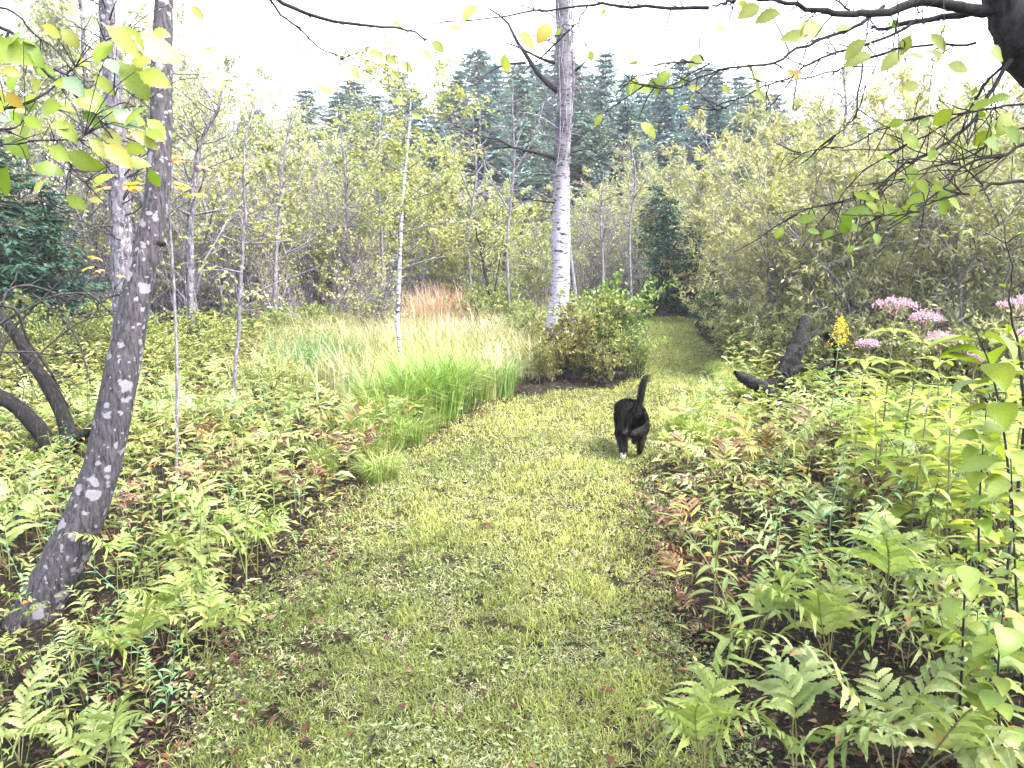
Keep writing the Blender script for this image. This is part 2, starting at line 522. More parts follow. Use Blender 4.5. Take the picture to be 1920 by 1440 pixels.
# ------------------------------------------------------------------ plant builders
def shrub_parts(seed, h, spread, stems=9, subs=9, twigs=5, leaves=3000, ll=0.06, lw=0.03, r0=0.022, c0=(0.14, 0.15, 0.05), c1=(0.24, 0.23, 0.1),
                low=0.15, droop=0.15, clump_pow=2.5, sub_len=0.34, lean=0.45):
    """stems mesh builder and foliage mesh builder of a many-stemmed shrub; stems fan out, twigs carry the leaves"""
    g = np.random.default_rng(seed)
    st, fo = MB(), MB()
    tips, tdir = [], []
    for i in range(stems):
        az = g.uniform(0, 6.28); out = spread * math.sqrt(g.uniform(0.02, 1)) ; hh = h * g.uniform(0.65, 1.0) * (1 - 0.25 * (out / spread) ** 2)
        b = np.array([g.normal(0, 0.1 * spread), g.normal(0, 0.1 * spread), -0.05])
        tp = np.array([math.cos(az) * out, math.sin(az) * out, hh])
        md = b * 0.5 + tp * 0.5 + np.array([g.normal(0, .06 * h), g.normal(0, .06 * h), 0.06 * h]) - np.array([tp[0], tp[1], 0]) * 0.12
        Pp = smooth_line([b, md, tp], 8) + g.normal(0, 0.012 * h, (8, 3)) * np.linspace(0, 1, 8)[:, None]
        r = r0 * g.uniform(0.6, 1.3)
        st.add(*tube(Pp, np.linspace(r, r * 0.2, 8), 5))
        for j in range(subs):
            s = g.uniform(low, 0.98); k = s * 7; k0 = min(int(k), 6); bp = Pp[k0] + (Pp[k0 + 1] - Pp[k0]) * (k - k0)
            a2 = g.uniform(0, 6.28); L = sub_len * h * (1.1 - 0.65 * s) * g.uniform(0.5, 1.2)
            d = norm(np.array([math.cos(a2), math.sin(a2), g.uniform(0.1, 1.2)]) + 0.5 * norm(Pp[k0 + 1] - Pp[k0]))
            e = bp + d * L + np.array([0, 0, -droop * L])
            Q = smooth_line([bp, bp + d * L * 0.55 + g.normal(0, 0.05 * L, 3), e], 5)
            st.add(*tube(Q, np.linspace(r * 0.42 * (1.15 - s * .5), r * 0.1, 5), 4))
            for m in range(twigs):
                w = g.uniform(0.2, 1.0) * 4; w0 = min(int(w), 3); tb = Q[w0] + (Q[w0 + 1] - Q[w0]) * (w - w0)
                dd = norm(d + g.normal(0, 0.65, 3)); TL = L * g.uniform(0.25, 0.55)
                te = tb + dd * TL
                st.add(*tube(np.array([tb, tb + dd * TL * .5 + g.normal(0, .04 * TL, 3), te]), np.array([r * .13, r * .1, r * .05]), 3))
                tips.append((tb, te)); tdir.append(dd)
    if leaves and tips:
        tips = np.array(tips); tdir = np.array(tdir)
        wt = g.random(len(tips)) ** clump_pow
        k = g.choice(len(tips), leaves, p=wt / wt.sum())
        s = g.uniform(0.1, 1.1, (leaves, 1))
        P = tips[k, 0] * (1 - s) + tips[k, 1] * s + g.normal(0, 0.012 * h / 3, (leaves, 3))
        D = norm(tdir[k] * 0.6 + g.normal(0, 0.75, (leaves, 3)) + np.array([0, 0, -0.15]))
        Nn = norm(UP * 0.8 + g.normal(0, 0.6, (leaves, 3)))
        V, F = leaf_cards(P, D, Nn, ll * g.uniform(0.6, 1.25, leaves), lw * g.uniform(0.7, 1.2, leaves))
        shade = vnoise(P[:, 0] * 1.0, P[:, 2] * 1.0, 2.0 / max(h / 3, 1), seed)
        c = mixc(c0, c1, np.clip(g.random(leaves) * 0.7 + shade * 0.5 - 0.1, 0, 1)) * g.uniform(0.75, 1.2, (leaves, 1))
        fo.add(V, F, rep(c, 4))
    return st, fo


def shrub_proto(name, stem_mat, seed, **kw):
    st, fo = shrub_parts(seed, **kw)
    root = empty(name)
    link('stems', st.mesh('shrub_stems', stem_mat, True), root)
    if fo.n:
        link('foliage', fo.mesh('shrub_foliage', M_LEAF), root)
    return root


class Kind:
    """prototypes of one kind; the first use takes the prototype itself, later uses copy it"""
    def __init__(self, protos):
        self.p = protos; self.used = [False] * len(protos)

    def place(self, k, loc, rz=0, s=1.0, color=None, label=None, cat=None, group=None, tilt=(0, 0), sz=None):
        k = k % len(self.p)
        if self.used[k]:
            o = copy_tree(self.p[k])
        else:
            o = self.p[k]; self.used[k] = True
        o.location = [float(c) for c in loc]
        o.rotation_euler = (tilt[0], tilt[1], rz)
        o.scale = (s, s, s if sz is None else sz)
        if color is not None:
            color_tree(o, color)
        for key in ('label', 'category', 'group'):
            if key in o.keys():
                del o[key]
        return tag(o, label, cat, group)

    def finish(self):
        for o, u_ in zip(self.p, self.used):
            if not u_:
                for ch in list(o.children):
                    for cc in list(ch.children):
                        bpy.data.objects.remove(cc)
                    bpy.data.objects.remove(ch)
                bpy.data.objects.remove(o)


def gpt(px, Y, dz=-0.02):
    x, y = gx(px, Y)
    return (x, y, float(ground_z(x, y)) + dz)


# ------------------------------------------------------------------ far conifers
def conifer_proto(name, seed, h, r, c0=(0.025, 0.055, 0.04), c1=(0.06, 0.1, 0.075), whorls=34, per=8, sprays=13, bare=0.04, twl=0.5, tw=0.11):
    g = np.random.default_rng(seed)
    tr, cr = MB(), MB()
    zz = np.linspace(0, h, 10)
    tr.add(*tube(np.stack([g.normal(0, .02, 10), g.normal(0, .02, 10), zz], 1), np.linspace(h * 0.016, h * 0.002, 10), 7))
    PP, DD, NN, LL, CC = [], [], [], [], []
    for w in range(whorls):
        s = bare + (1 - bare) * (w / whorls) ** 0.9; z = s * h
        R_ = r * (1 - s) ** 0.75 * g.uniform(0.75, 1.1) + 0.1
        for b in range(per):
            az = g.uniform(0, 6.28); L = R_ * g.uniform(0.6, 1.1)
            d = np.array([math.cos(az), math.sin(az), 0])
            m = max(4, int(sprays * L / r) + 3)
            q = np.linspace(0.12, 1, m)
            pts = np.array([0, 0, z]) + d * (q * L)[:, None] + UP * ((-0.22 * q + 0.16 * q ** 2.5) * L)[:, None]
            tr.add(*tube(pts[[0, m // 2, -1]], np.array([.012, .008, .003]) * h * .12, 3))
            for sgn in (-1, 1):
                dv = d * 0.75 + np.array([-d[1], d[0], 0]) * sgn * 0.8 + np.array([0, 0, -0.22])
                D = dv + g.normal(0, 0.2, (m, 3))
                PP.append(pts + g.normal(0, .03, (m, 3))); DD.append(D); NN.append(UP + g.normal(0, .35, (m, 3)))
                LL.append(twl * (0.5 + 0.7 * (1 - q)) * g.uniform(.7, 1.2, m) * min(1, 0.45 + L / r))
                CC.append(mixc(c0, c1, np.clip(g.random(m) * .7 + q * .4, 0, 1)))
            PP.append(pts[-1:]); DD.append(d[None] + [[0, 0, .1]]); NN.append(UP[None] * 1.0); LL.append(np.array([twl * .8])); CC.append(np.array([c1]))
    PP, DD, NN, LL, CC = map(np.concatenate, (PP, DD, NN, LL, CC))
    V, F = leaf_cards(PP, DD, NN, LL, tw * (0.7 + 0.6 * g.random(len(PP))), 0.3)
    cr.add(V, F, rep(CC, 4))
    root = empty(name)
    link('trunk', tr.mesh('conifer_trunk', M_TWIG_DARK, True), root)
    link('crown', cr.mesh('conifer_crown', M_NEEDLE), root)
    return root


K_CON = Kind([conifer_proto('spruce_tree', 30 + i, 11.0, 3.3 + 0.4 * i, (0.06, 0.105, 0.1), (0.14, 0.2, 0.185), whorls=38, per=9, sprays=16, twl=0.62, tw=0.15) for i in range(3)])  # far haze put into the colour: needles paled towards teal
ORD = 'first second third fourth fifth sixth seventh eighth ninth tenth eleventh twelfth thirteenth fourteenth fifteenth sixteenth seventeenth eighteenth nineteenth twentieth twenty-first twenty-second twenty-third twenty-fourth twenty-fifth twenty-sixth twenty-seventh twenty-eighth twenty-ninth thirtieth'.split()


def ordinal(objs, fmt, key=None):
    """label each of a row by its place, counted from the left as the picture shows them"""
    for i, o in enumerate(sorted(objs, key=key or (lambda q: q.location.x / q.location.y))):
        o['label'] = fmt.format(ORD[i])


def spruce_row(spots, k0, grp, fmt):
    out = []
    for i, (px, top, Yd) in enumerate(spots):
        g_ = gpt(px, Yd); hh = at(px, top, Yd)[2] - g_[2]
        v = R.uniform(0.8, 1.2); w = hh / 11.0
        out.append(K_CON.place(i + k0, g_, R.uniform(0, 6.28), max(w, .8) * R.uniform(.78, 1.3), (v * R.uniform(.85, 1.1), v, v * R.uniform(.95, 1.25)), 'x', 'tree', grp, sz=w * R.uniform(.9, 1.05), tilt=(R.uniform(-.03, .03), R.uniform(-.03, .03))))
    ordinal(out, fmt)


spruce_row([(905, 196, 26.5), (985, 150, 28), (1100, 168, 27), (1168, 200, 26), (1245, 172, 28), (1320, 185, 27), (830, 222, 27), (1385, 205, 27)], 0, 'spruces in the front row', '{} blue-green spruce from the left, front row of the far stand')
spruce_row([(560, 190, 36), (640, 152, 35), (720, 160, 36), (790, 140, 35), (868, 112, 36), (930, 122, 35), (1010, 108, 36), (1075, 118, 35), (1130, 104, 36), (1200, 128, 35), (1262, 108, 36), (1330, 142, 35), (1400, 160, 36)], 1, 'spruces in the middle row', '{} blue-green spruce from the left, middle row of the far stand')
spruce_row([(500, 200, 46), (590, 150, 47), (680, 132, 46), (760, 122, 46), (840, 130, 47), (900, 100, 46), (965, 100, 46), (1040, 92, 47), (1105, 122, 46), (1165, 96, 47), (1235, 90, 46), (1295, 120, 47), (1365, 130, 46), (1440, 175, 46), (1520, 190, 46)], 2, 'spruces in the back row', '{} pale blue-green spruce from the left, back row of the far stand')
K_CON.finish()

# ------------------------------------------------------------------ thickets
OLIVE0, OLIVE1 = (0.12, 0.13, 0.06), (0.29, 0.285, 0.155)
YEL0, YEL1 = (0.15, 0.175, 0.05), (0.32, 0.32, 0.13)
K_WILLOW = Kind([shrub_proto('willow_shrub', M_TWIG, 60 + i, h=3.3, spread=1.5, stems=11, subs=10, twigs=6, leaves=9000, ll=0.085, lw=0.026, r0=0.018,
                             c0=(.16, .17, .08), c1=(.34, .335, .19), low=0.02, droop=.3) for i in range(3)])
K_ALDER = Kind([shrub_proto('alder_shrub', M_TWIG, 70 + i, h=3.4, spread=1.3, stems=8, subs=9, twigs=6, leaves=4600, clump_pow=3.5, ll=0.07, lw=0.045, r0=0.02,
                            c0=YEL0, c1=YEL1, low=0.2) for i in range(3)])
K_TWIGGY = Kind([shrub_proto('twiggy_shrub', M_TWIG, 80 + i, h=3.0, spread=1.1, stems=11, subs=10, twigs=7, leaves=1300, clump_pow=5, ll=0.06, lw=0.035, r0=0.022,
                             c0=YEL0, c1=YEL1, low=0.1) for i in range(3)])
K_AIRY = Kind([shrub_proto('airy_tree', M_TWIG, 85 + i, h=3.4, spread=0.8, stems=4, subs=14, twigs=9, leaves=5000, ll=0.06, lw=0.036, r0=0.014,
                            c0=(.22, .24, .12), c1=(.36, .36, .22), low=0.35, sub_len=.26) for i in range(2)])  # leaf colours lightened to carry the glare of the sky
K_LOW = Kind([shrub_proto('low_shrub', M_TWIG_DARK, 90 + i, h=1.0, spread=0.55, stems=12, subs=8, twigs=5, leaves=2200, ll=0.05, lw=0.026, r0=0.009,
                          c0=(0.1, 0.13, 0.04), c1=(0.24, 0.26, 0.08), low=0.1) for i in range(3)])

WROW = {'front': [], 'middle': [], 'back': []}
# right-hand willow mass: (column, distance, scale, label)
for i, (px, Yd, s_) in enumerate([(1440, 10.4, .7), (1490, 9.7, .82), (1600, 9.0, .85), (1720, 8.6, .88), (1850, 8.2, .9), (1990, 8.0, .9),
                                  (1405, 13.8, .8), (1450, 12.6, .95), (1530, 12.0, 1.08), (1650, 11.2, 1.08), (1780, 11.0, 1.08), (1920, 10.6, 1.05),
                                  (1372, 17.4, 1.05), (1420, 16.0, 1.1), (1480, 15.6, 1.35), (1590, 15, 1.4), (1700, 14.6, 1.4), (1830, 14.2, 1.4), (1240, 20.6, 1.05),
                                  (1170, 20.5, 1.0), (1960, 14, 1.35), (1270, 22, 1.2)]):
    v = R.uniform(0.85, 1.15)
    row = 'front' if i < 6 else 'middle' if i < 12 else 'back'
    WROW[row].append(K_WILLOW.place(i, gpt(px, Yd), R.uniform(0, 6.28), s_ * 1.18, (v * R.uniform(1.0, 1.1), v * 1.05, v * R.uniform(.9, 1.15)), 'x', 'shrub', row + ' willows right of the path'))
for row in WROW:
    ordinal(WROW[row], '{} olive willow from the left in the ' + row + ' row right of the path')

# middle and left thicket
row_ = []
for i, (px, Yd, s_) in enumerate([(700, 17, 1.15), (780, 16.2, 1.2), (860, 17.0, 1.1), (935, 16, .95), (1010, 18.5, .95), (620, 18, 1.3), (540, 16.5, 1.2), (1090, 19, .9), (490, 18.5, 1.4),
                                  (740, 19.5, 1.35), (830, 20, 1.3), (960, 14.2, .6), (905, 14.8, .72), (1020, 14.6, .66), (455, 15, 1.15), (380, 17.0, 1.4), (845, 15.4, .75), (300, 15.5, 1.3), (590, 14.4, .8), (690, 15.0, .8)]):
    v = R.uniform(0.9, 1.25)
    row_.append(K_ALDER.place(i, gpt(px, Yd), R.uniform(0, 6.28), s_, (v, v, v * R.uniform(.9, 1.25)), 'x', 'shrub', 'alders behind the meadow'))
ordinal(row_, '{} from the left of the leafy yellow-green alders behind the meadow')
front_, back_ = [], []
for i, (px, Yd, s_) in enumerate([(650, 14.6, .9), (720, 15.4, .85), (590, 15.2, 1.05), (1110, 16.6, .95), (1150, 17.2, 1.0), (500, 13.6, 1.05), (430, 13.2, 1.1), (350, 12.4, 1.15),
                                  (270, 12.8, 1.3), (160, 12.2, 1.3), (60, 12.0, 1.3), (-40, 11.4, 1.3), (560, 20, 1.7), (480, 19.5, 1.8), (400, 20.5, 1.9), (310, 17, 1.8), (220, 17.5, 1.9),
                                  (120, 16.5, 1.95), (20, 16, 2.0), (650, 21, 1.6), (810, 15.2, .6), (370, 14.4, 1.2), (460, 16.4, 1.4), (1180, 16.4, .7), (1060, 15.6, .7)]):
    v = R.uniform(0.9, 1.25)
    o = K_TWIGGY.place(i, gpt(px, Yd), R.uniform(0, 6.28), s_, (v, v, v), 'x', 'shrub', 'tall back twiggy shrubs' if Yd > 15.5 else 'front twiggy shrubs')
    (back_ if Yd > 15.5 else front_).append(o)
ordinal(front_, '{} from the left of the front grey twiggy shrubs, nearly leafless')
ordinal(back_, '{} from the left of the tall grey twiggy shrubs at the back')
for (px, Yd, rz, tx, lb) in ((690, 13.2, .3, .95, 'fallen grey dead shrub leaning flat at the left meadow edge'), (610, 13.6, 2.0, .7, 'half-fallen grey dead shrub left of the flat one'), (560, 12.4, 4.0, .8, 'pale fallen brushwood nearest at the meadow edge')):
    K_TWIGGY.place(px, gpt(px, Yd), rz, .75, (1.3, 1.2, 1.4), lb, 'shrub', tilt=(tx, 0))
# airy taller trees at the upper left, the sky's washed-out glare put into their pale colour
row_ = []
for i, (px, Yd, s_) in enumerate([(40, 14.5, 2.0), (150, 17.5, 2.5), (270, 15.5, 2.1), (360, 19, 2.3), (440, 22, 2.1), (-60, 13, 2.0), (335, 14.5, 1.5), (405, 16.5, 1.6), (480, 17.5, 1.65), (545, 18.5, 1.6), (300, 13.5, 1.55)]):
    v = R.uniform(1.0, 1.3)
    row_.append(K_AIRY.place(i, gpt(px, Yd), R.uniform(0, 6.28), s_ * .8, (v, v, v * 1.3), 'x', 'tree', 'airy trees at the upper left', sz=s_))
ordinal(row_, '{} from the left of the tall airy trees with pale sparse leaves')

# low undergrowth shrubs under the left thicket and at the path sides
lows = []
medge = []
for i, (px, Yd, s_) in enumerate([(300, 9.6, .8), (360, 10.4, .8), (430, 10.2, .75), (240, 9.2, .9), (480, 10.8, .7), (140, 9.0, .9), (60, 8.4, .9), (20, 9.4, 1.1), (540, 11.4, .6), (200, 10.6, 1.0),
                                  (400, 9.0, .62), (330, 8.4, .6)]):
    v = R.uniform(0.95, 1.3)
    lows.append(K_LOW.place(i, gpt(px, Yd), R.uniform(0, 6.28), s_, (v, v, v * .9), 'x', 'shrub', 'low shrubs before the left thicket'))
ordinal(lows, '{} from the left of the low leafy shrubs before the left thicket')
K_LOW.place(0, gpt(1120, 8.95), 0.3, 1.25, (1.0, 1.0, 0.95), 'dense round shrub at the right foot of the birch beside the path', 'shrub')
K_LOW.place(1, gpt(1172, 9.4), 1.3, 1.3, (0.95, 1.2, 0.95), 'greener shrub by the path edge behind the dense round one', 'shrub')
K_LOW.place(2, gpt(1062, 8.75), 2.3, 0.9, (0.95, 0.75, 0.65), 'brownish low shrub right at the birch foot', 'shrub')
K_LOW.place(0, gpt(1130, 8.45), 4.3, 0.62, (0.85, 0.75, 0.7), 'small dull shrub at the bend of the mown path', 'shrub')
K_LOW.place(2, gpt(1195, 8.75), 5.0, 0.66, (1.0, 1.1, 0.9), 'small bright shrub at the inner corner of the path bend', 'shrub')
K_LOW.place(1, gpt(1025, 8.5), 1.0, 0.55, (0.9, 0.75, 0.6), 'low brown-leaved shrub between the sedges and the birch', 'shrub')
for i, (px, Yd, s_) in enumerate([(600, 12.0, .85), (700, 12.8, .9), (890, 12.9, .95), (965, 11.8, .9), (530, 11.0, .8), (1000, 10.9, .75), (930, 13.6, 1.2), (770, 14.0, .9)]):
    v = R.uniform(1.0, 1.3)
    medge.append(K_LOW.place(i, gpt(px, Yd), R.uniform(0, 6.28), s_, (v, v * 1.05, v * 1.1), 'x', 'shrub', 'low shrubs hemming the meadow'))
ordinal(medge, '{} from the left of the small leafy shrubs hemming the meadow')
K_LOW.place(1, gpt(1340, 13.4), 2.0, 0.9, (0.6, 0.95, 0.9), 'dark blue-green bush right of the path end', 'shrub')
ol = []
for i, (px, Yd, s_) in enumerate([(1378, 10.2, .7), (1400, 9.4, .85), (1450, 8.6, .85), (1570, 8.2, .9), (1640, 7.6, .95), (1700, 7.2, .9), (1770, 7.0, 1.0), (1850, 6.8, 1.0), (1930, 6.6, 1.1), (1385, 12, .9), (1358, 12.4, .5), (1520, 8.9, 1.0)]):
    v = R.uniform(.9, 1.25)
    ol.append(K_LOW.place(i, gpt(px, Yd), R.uniform(0, 6.28), s_, (v * 1.1, v, v * 1.4), 'x', 'shrub', 'low olive shrubs before the willows'))
ordinal(ol, '{} from the left of the low olive shrubs at the foot of the willows')
for K in (K_WILLOW, K_ALDER, K_TWIGGY, K_AIRY, K_LOW):
    K.finish()

# dark young conifers: where the path goes into shade, and at the left edge
K_YC = Kind([conifer_proto('young_conifer', 40 + i, 2.6, 0.95, (0.012, 0.04, 0.026), (0.035, 0.085, 0.055), whorls=20, per=8, sprays=10, bare=0.02, twl=0.2, tw=0.05) for i in range(2)])
for i, (px, Yd, s_, lb) in enumerate([(1195, 17.6, .75, 'dark young conifer left of the path end'), (1250, 18.6, 1.0, 'dark young conifer closing the path end'), (1300, 18.0, .85, 'dark young conifer right of the path end'),
                                      (1225, 19.6, 1.15, 'dark young conifer deep behind the path end'), (1335, 15.6, .5, 'small dark conifer beside the willows at the path end'),
                                      (20, 10.4, 1.15, 'dark green conifer at the left edge in front of the thicket'), (110, 10.9, .95, 'dark green conifer between the left-edge conifer and the lichened trunk'), (-70, 10, 1.2, 'dark green conifer partly outside the left edge')]):
    K_YC.place(i, gpt(px, Yd), i * 1.3, s_, (1, 1, 1), lb, 'tree')
K_YC.finish()


# ------------------------------------------------------------------ single trees
def px_line(pts, Ys, n=None):
    P = [at(p[0], p[1], Y) for p, Y in zip(pts, Ys)]
    return smooth_line(P, n) if n else np.array(P)


def trunk_mesh(P, Rd, sides, mat, name, tint=None, lump=0.04, seed=0):
    V, F = tube(P, Rd, sides)
    g = np.random.default_rng(seed)
    c = np.repeat(P, sides, 0)
    k = 1 + lump * np.repeat(g.normal(0, 1, len(P)), sides) * 0.5 + lump * g.normal(0, 0.6, len(V))
    V = c + (V - c) * k[:, None]
    T = np.ones((len(V), 3)) if tint is None else np.repeat(tint, sides, 0)
    return MB().add(V, F, T).mesh(name, mat, True)


def depth(P):
    P = np.asarray(P)
    return P[:, 1] * math.cos(PITCH) - (P[:, 2] - CAM_H) * math.sin(PITCH)


def resample_w(w, n):
    return np.interp(np.linspace(0, 1, n), np.linspace(0, 1, len(w)), w)


# leaning foreground trunk with lichen
pts = [(60, 1190), (82, 1120), (135, 1020), (190, 880), (232, 680), (262, 520), (290, 400), (301, 250), (304, 110), (308, -20), (318, -160)]
P = px_line(pts, [2.97, 3.0, 3.05, 3.12, 3.2, 3.27, 3.33, 3.4, 3.46, 3.52, 3.58], 44)
wpx = [92, 80, 74, 66, 60, 51, 44, 40, 36, 33, 30]
Rd = resample_w(wpx, 44) / 2 * depth(P) / FPX
base = P[0].copy(); base[2] = float(ground_z(base[0], base[1]))
maple = empty('lichened_tree', base)
Pl = P - base
Pl = np.vstack([Pl[0] - [0.02, 0, 0.15], Pl]); Rd = np.concatenate([[Rd[0] * 1.35], Rd]); Rd[1:6] *= np.linspace(1.2, 1.0, 5)
link('trunk', trunk_mesh(Pl, Rd, 18, M_BARK_LICHEN, 'lichened_trunk', lump=0.03, seed=3), maple)
tag(maple, 'leaning smooth grey trunk spotted with pale lichen in the left foreground', 'tree')
# knot on the right side of the trunk
kp = at(303, 455, 3.22) - base
s_ = np.linspace(-1, 1, 6)
link('knot', MB().add(*tube(kp + np.outer(s_, [0.02, -0.012, 0.0]), 0.017 * np.sqrt(np.clip(1.02 - s_ ** 2, 0.02, 1)), 10), np.array([0.25, 0.22, 0.15])).mesh('knot', M_BARK_GREY, True), maple)

LEAF_BIG = []
for k in range(5):
    V, F, T = leaf_mesh(1.0, [0.55, 0.62, 0.5, 0.58, 0.66][k], n=12, tooth=0.1, fold=[.2, .1, .35, .15, .25][k], droop=[.5, .9, .3, .2, .7][k], peak=0.42, stalk=0.14, wav=0.02 * k / 4)
    LEAF_BIG.append(MB().add(V, F, T).mesh('tree_leaf', M_LEAF, True))


def put_leaf(parent, pos, direction, up, size, color, meshes, name='leaf'):
    """one leaf object under its plant; pos in the plant's own space"""
    x = norm(direction); z = norm(np.asarray(up) - x * np.dot(up, x)); y = np.cross(z, x)
    o = link(name, meshes[R.randrange(len(meshes))], parent)
    m = Matrix(np.array([[x[0], y[0], z[0]], [x[1], y[1], z[1]], [x[2], y[2], z[2]]]).tolist())
    o.rotation_mode = 'QUATERNION'
    o.rotation_quaternion = m.to_quaternion()
    o.location = [float(c) for c in pos]
    o.scale = (size, size, size)
    o.color = (*color, 1)
    return o


def add_stalks(root, mat, reach=.3):
    """a fine curved twig from the nearest branch to each leaf of the tree"""
    pts_ = []
    for o in root.children:
        if o.name.startswith('branch'):
            co = np.empty(len(o.data.vertices) * 3, np.float32); o.data.vertices.foreach_get('co', co)
            pts_.append(co.reshape(-1, 7, 3).mean(1))
    pts_ = np.concatenate(pts_)
    mb_ = MB()
    for o in root.children:
        if o.name.startswith('leaf'):
            p = np.array(o.location); d = np.linalg.norm(pts_ - p, axis=1); i = int(d.argmin())
            if d[i] < reach:
                q = pts_[i]; m_ = (p + q) / 2 + np.array([0, 0, .12 * d[i]])
                mb_.add(*tube(smooth_line([q, m_, p], 5), np.linspace(.0017, .0009, 5), 4))
    tag(link('stalks', mb_.mesh('leaf_stalks', mat, True), root), kind='stuff')


def crown_cloud(parent, centre, rad, n, ll, lw, c0, c1, seed, name='crown', clumps=60):
    """foliage out of the picture above: leaf clumps spread through a volume"""
    g = np.random.default_rng(seed)
    cc = g.normal(0, 0.45, (clumps, 3)) * rad
    P = cc[g.integers(0, clumps, n)] + g.normal(0, 0.18, (n, 3)) * np.array(rad).mean() + centre
    V, F = leaf_cards(P, g.normal(0, 1, (n, 3)) * [1, 1, .5], UP + g.normal(0, .4, (n, 3)), ll * g.uniform(.6, 1.2, n), lw * g.uniform(.7, 1.2, n))
    return link(name, MB().add(V, F, rep(mixc(c0, c1, g.random(n)), 4)).mesh('crown', M_LEAF), parent)


LIME = [(0.16, 0.22, 0.02), (0.19, 0.235, 0.025), (0.13, 0.2, 0.022), (0.22, 0.23, 0.045)]

# birch in the middle distance
pts = [(1034, 690), (1040, 640), (1050, 540), (1052, 420), (1053, 300), (1060, 170), (1056, 60), (1052, -40), (1050, -200)]
Yb = [10.5, 10.5, 10.5, 10.45, 10.4, 10.4, 10.4, 10.4, 10.4]
P = px_line(pts, Yb, 50)
wpx = [52, 44, 35, 33, 30, 29, 27, 25, 22]
Rd = resample_w(wpx, 50) / 2 * depth(P) / FPX
base = P[0].copy(); base[2] = float(ground_z(base[0], base[1])) - 0.02
birch = empty('birch_tree', base)
zt = np.linspace(0, 1, 50)
g_ = np.random.default_rng(5)
Rd[:5] *= np.linspace(1.35, 1.0, 5)
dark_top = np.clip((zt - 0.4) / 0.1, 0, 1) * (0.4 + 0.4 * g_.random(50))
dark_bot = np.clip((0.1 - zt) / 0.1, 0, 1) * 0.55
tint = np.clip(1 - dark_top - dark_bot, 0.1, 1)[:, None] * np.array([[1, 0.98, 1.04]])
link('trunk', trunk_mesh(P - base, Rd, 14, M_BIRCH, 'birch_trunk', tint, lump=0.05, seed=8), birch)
for k, (pl_, w0) in enumerate([([(1046, 172), (1010, 140), (985, 100), (968, 76), (950, 40), (915, 15)], 11), ([(1040, 118), (1015, 110), (985, 95), (955, 82), (925, 78)], 6), ([(985, 118), (945, 122), (910, 140), (895, 160)], 6),
                               ([(1042, 298), (1020, 290), (990, 283), (960, 276), (925, 278)], 9), ([(960, 276), (935, 262), (900, 255), (870, 238)], 5), ([(1075, 135), (1095, 118), (1110, 95)], 5),
                               ([(1040, 380), (1000, 375), (970, 370)], 4), ([(1072, 285), (1100, 280), (1118, 280)], 4)]):
    n = 10
    Q = px_line(pl_, list(np.linspace(10.35, 10.35 - 0.25 * (k % 3), len(pl_))), n)
    rr = np.linspace(w0, w0 * 0.22, n) / 2 * depth(Q) / FPX
    link('branch', MB().add(*tube(Q - base, rr, 6), np.array([0.35, 0.33, 0.38]) if k < 7 else None).mesh('birch_branch', M_TWIG_DARK, True), birch)
mb = MB()
for k in range(110):                                           # dead hanging twigs round the upper trunk
    i = R.randrange(18, 49); b = P[i] - base
    az = R.uniform(0, 6.28); L = R.uniform(0.2, 1.0)
    d = norm(np.array([math.cos(az), math.sin(az), R.uniform(-0.6, 0.9)]))
    q = smooth_line([b + d * 0.05, b + d * L * .5 + [0, 0, .04], b + d * L + [R.uniform(-.1, .1), 0, R.uniform(-.25, .1)]], 5)
    mb.add(*tube(q, np.linspace(0.007, 0.0025, 5), 3))
for k in range(16):                                            # vine strands down the trunk
    i0 = R.randrange(22, 40); i1 = min(49, i0 + R.randrange(6, 14)); s_ = np.linspace(0, 1, 8)
    ang = R.uniform(3.4, 6.0)
    Q = P[np.linspace(i0, i1, 8).astype(int)] - base + np.stack([np.cos(ang + s_ * R.uniform(-1, 1)), np.sin(ang + s_ * .2), 0 * s_], 1) * 0.14
    mb.add(*tube(Q, np.full(8, 0.006), 4))
tag(link('twigs', mb.mesh('birch_twigs', M_TWIG, True), birch), kind='stuff')
crown_cloud(birch, P[-1] - base + [0, 0, 1.2], (1.6, 1.6, 1.0), 2600, 0.06, 0.04, YEL0, YEL1, 12)
tag(birch, 'white barked birch with dark scarred upper trunk standing beside the path bend', 'tree')
# pale stump-like companion stem leaning on the birch
P = px_line([(1072, 610), (1078, 560), (1068, 470), (1066, 400)], [10.6, 10.6, 10.55, 10.5], 12)
b_ = P[0].copy(); b_[2] = float(ground_z(b_[0], b_[1]))
P = np.vstack([b_, P])
o = link('thin_sapling', MB().add(*tube(P - b_, np.linspace(0.045, 0.02, len(P)), 7)).mesh('thin_stem', M_TWIG, True), None, b_)
tag(o, 'thin grey stem close against the right side of the birch', 'sapling')


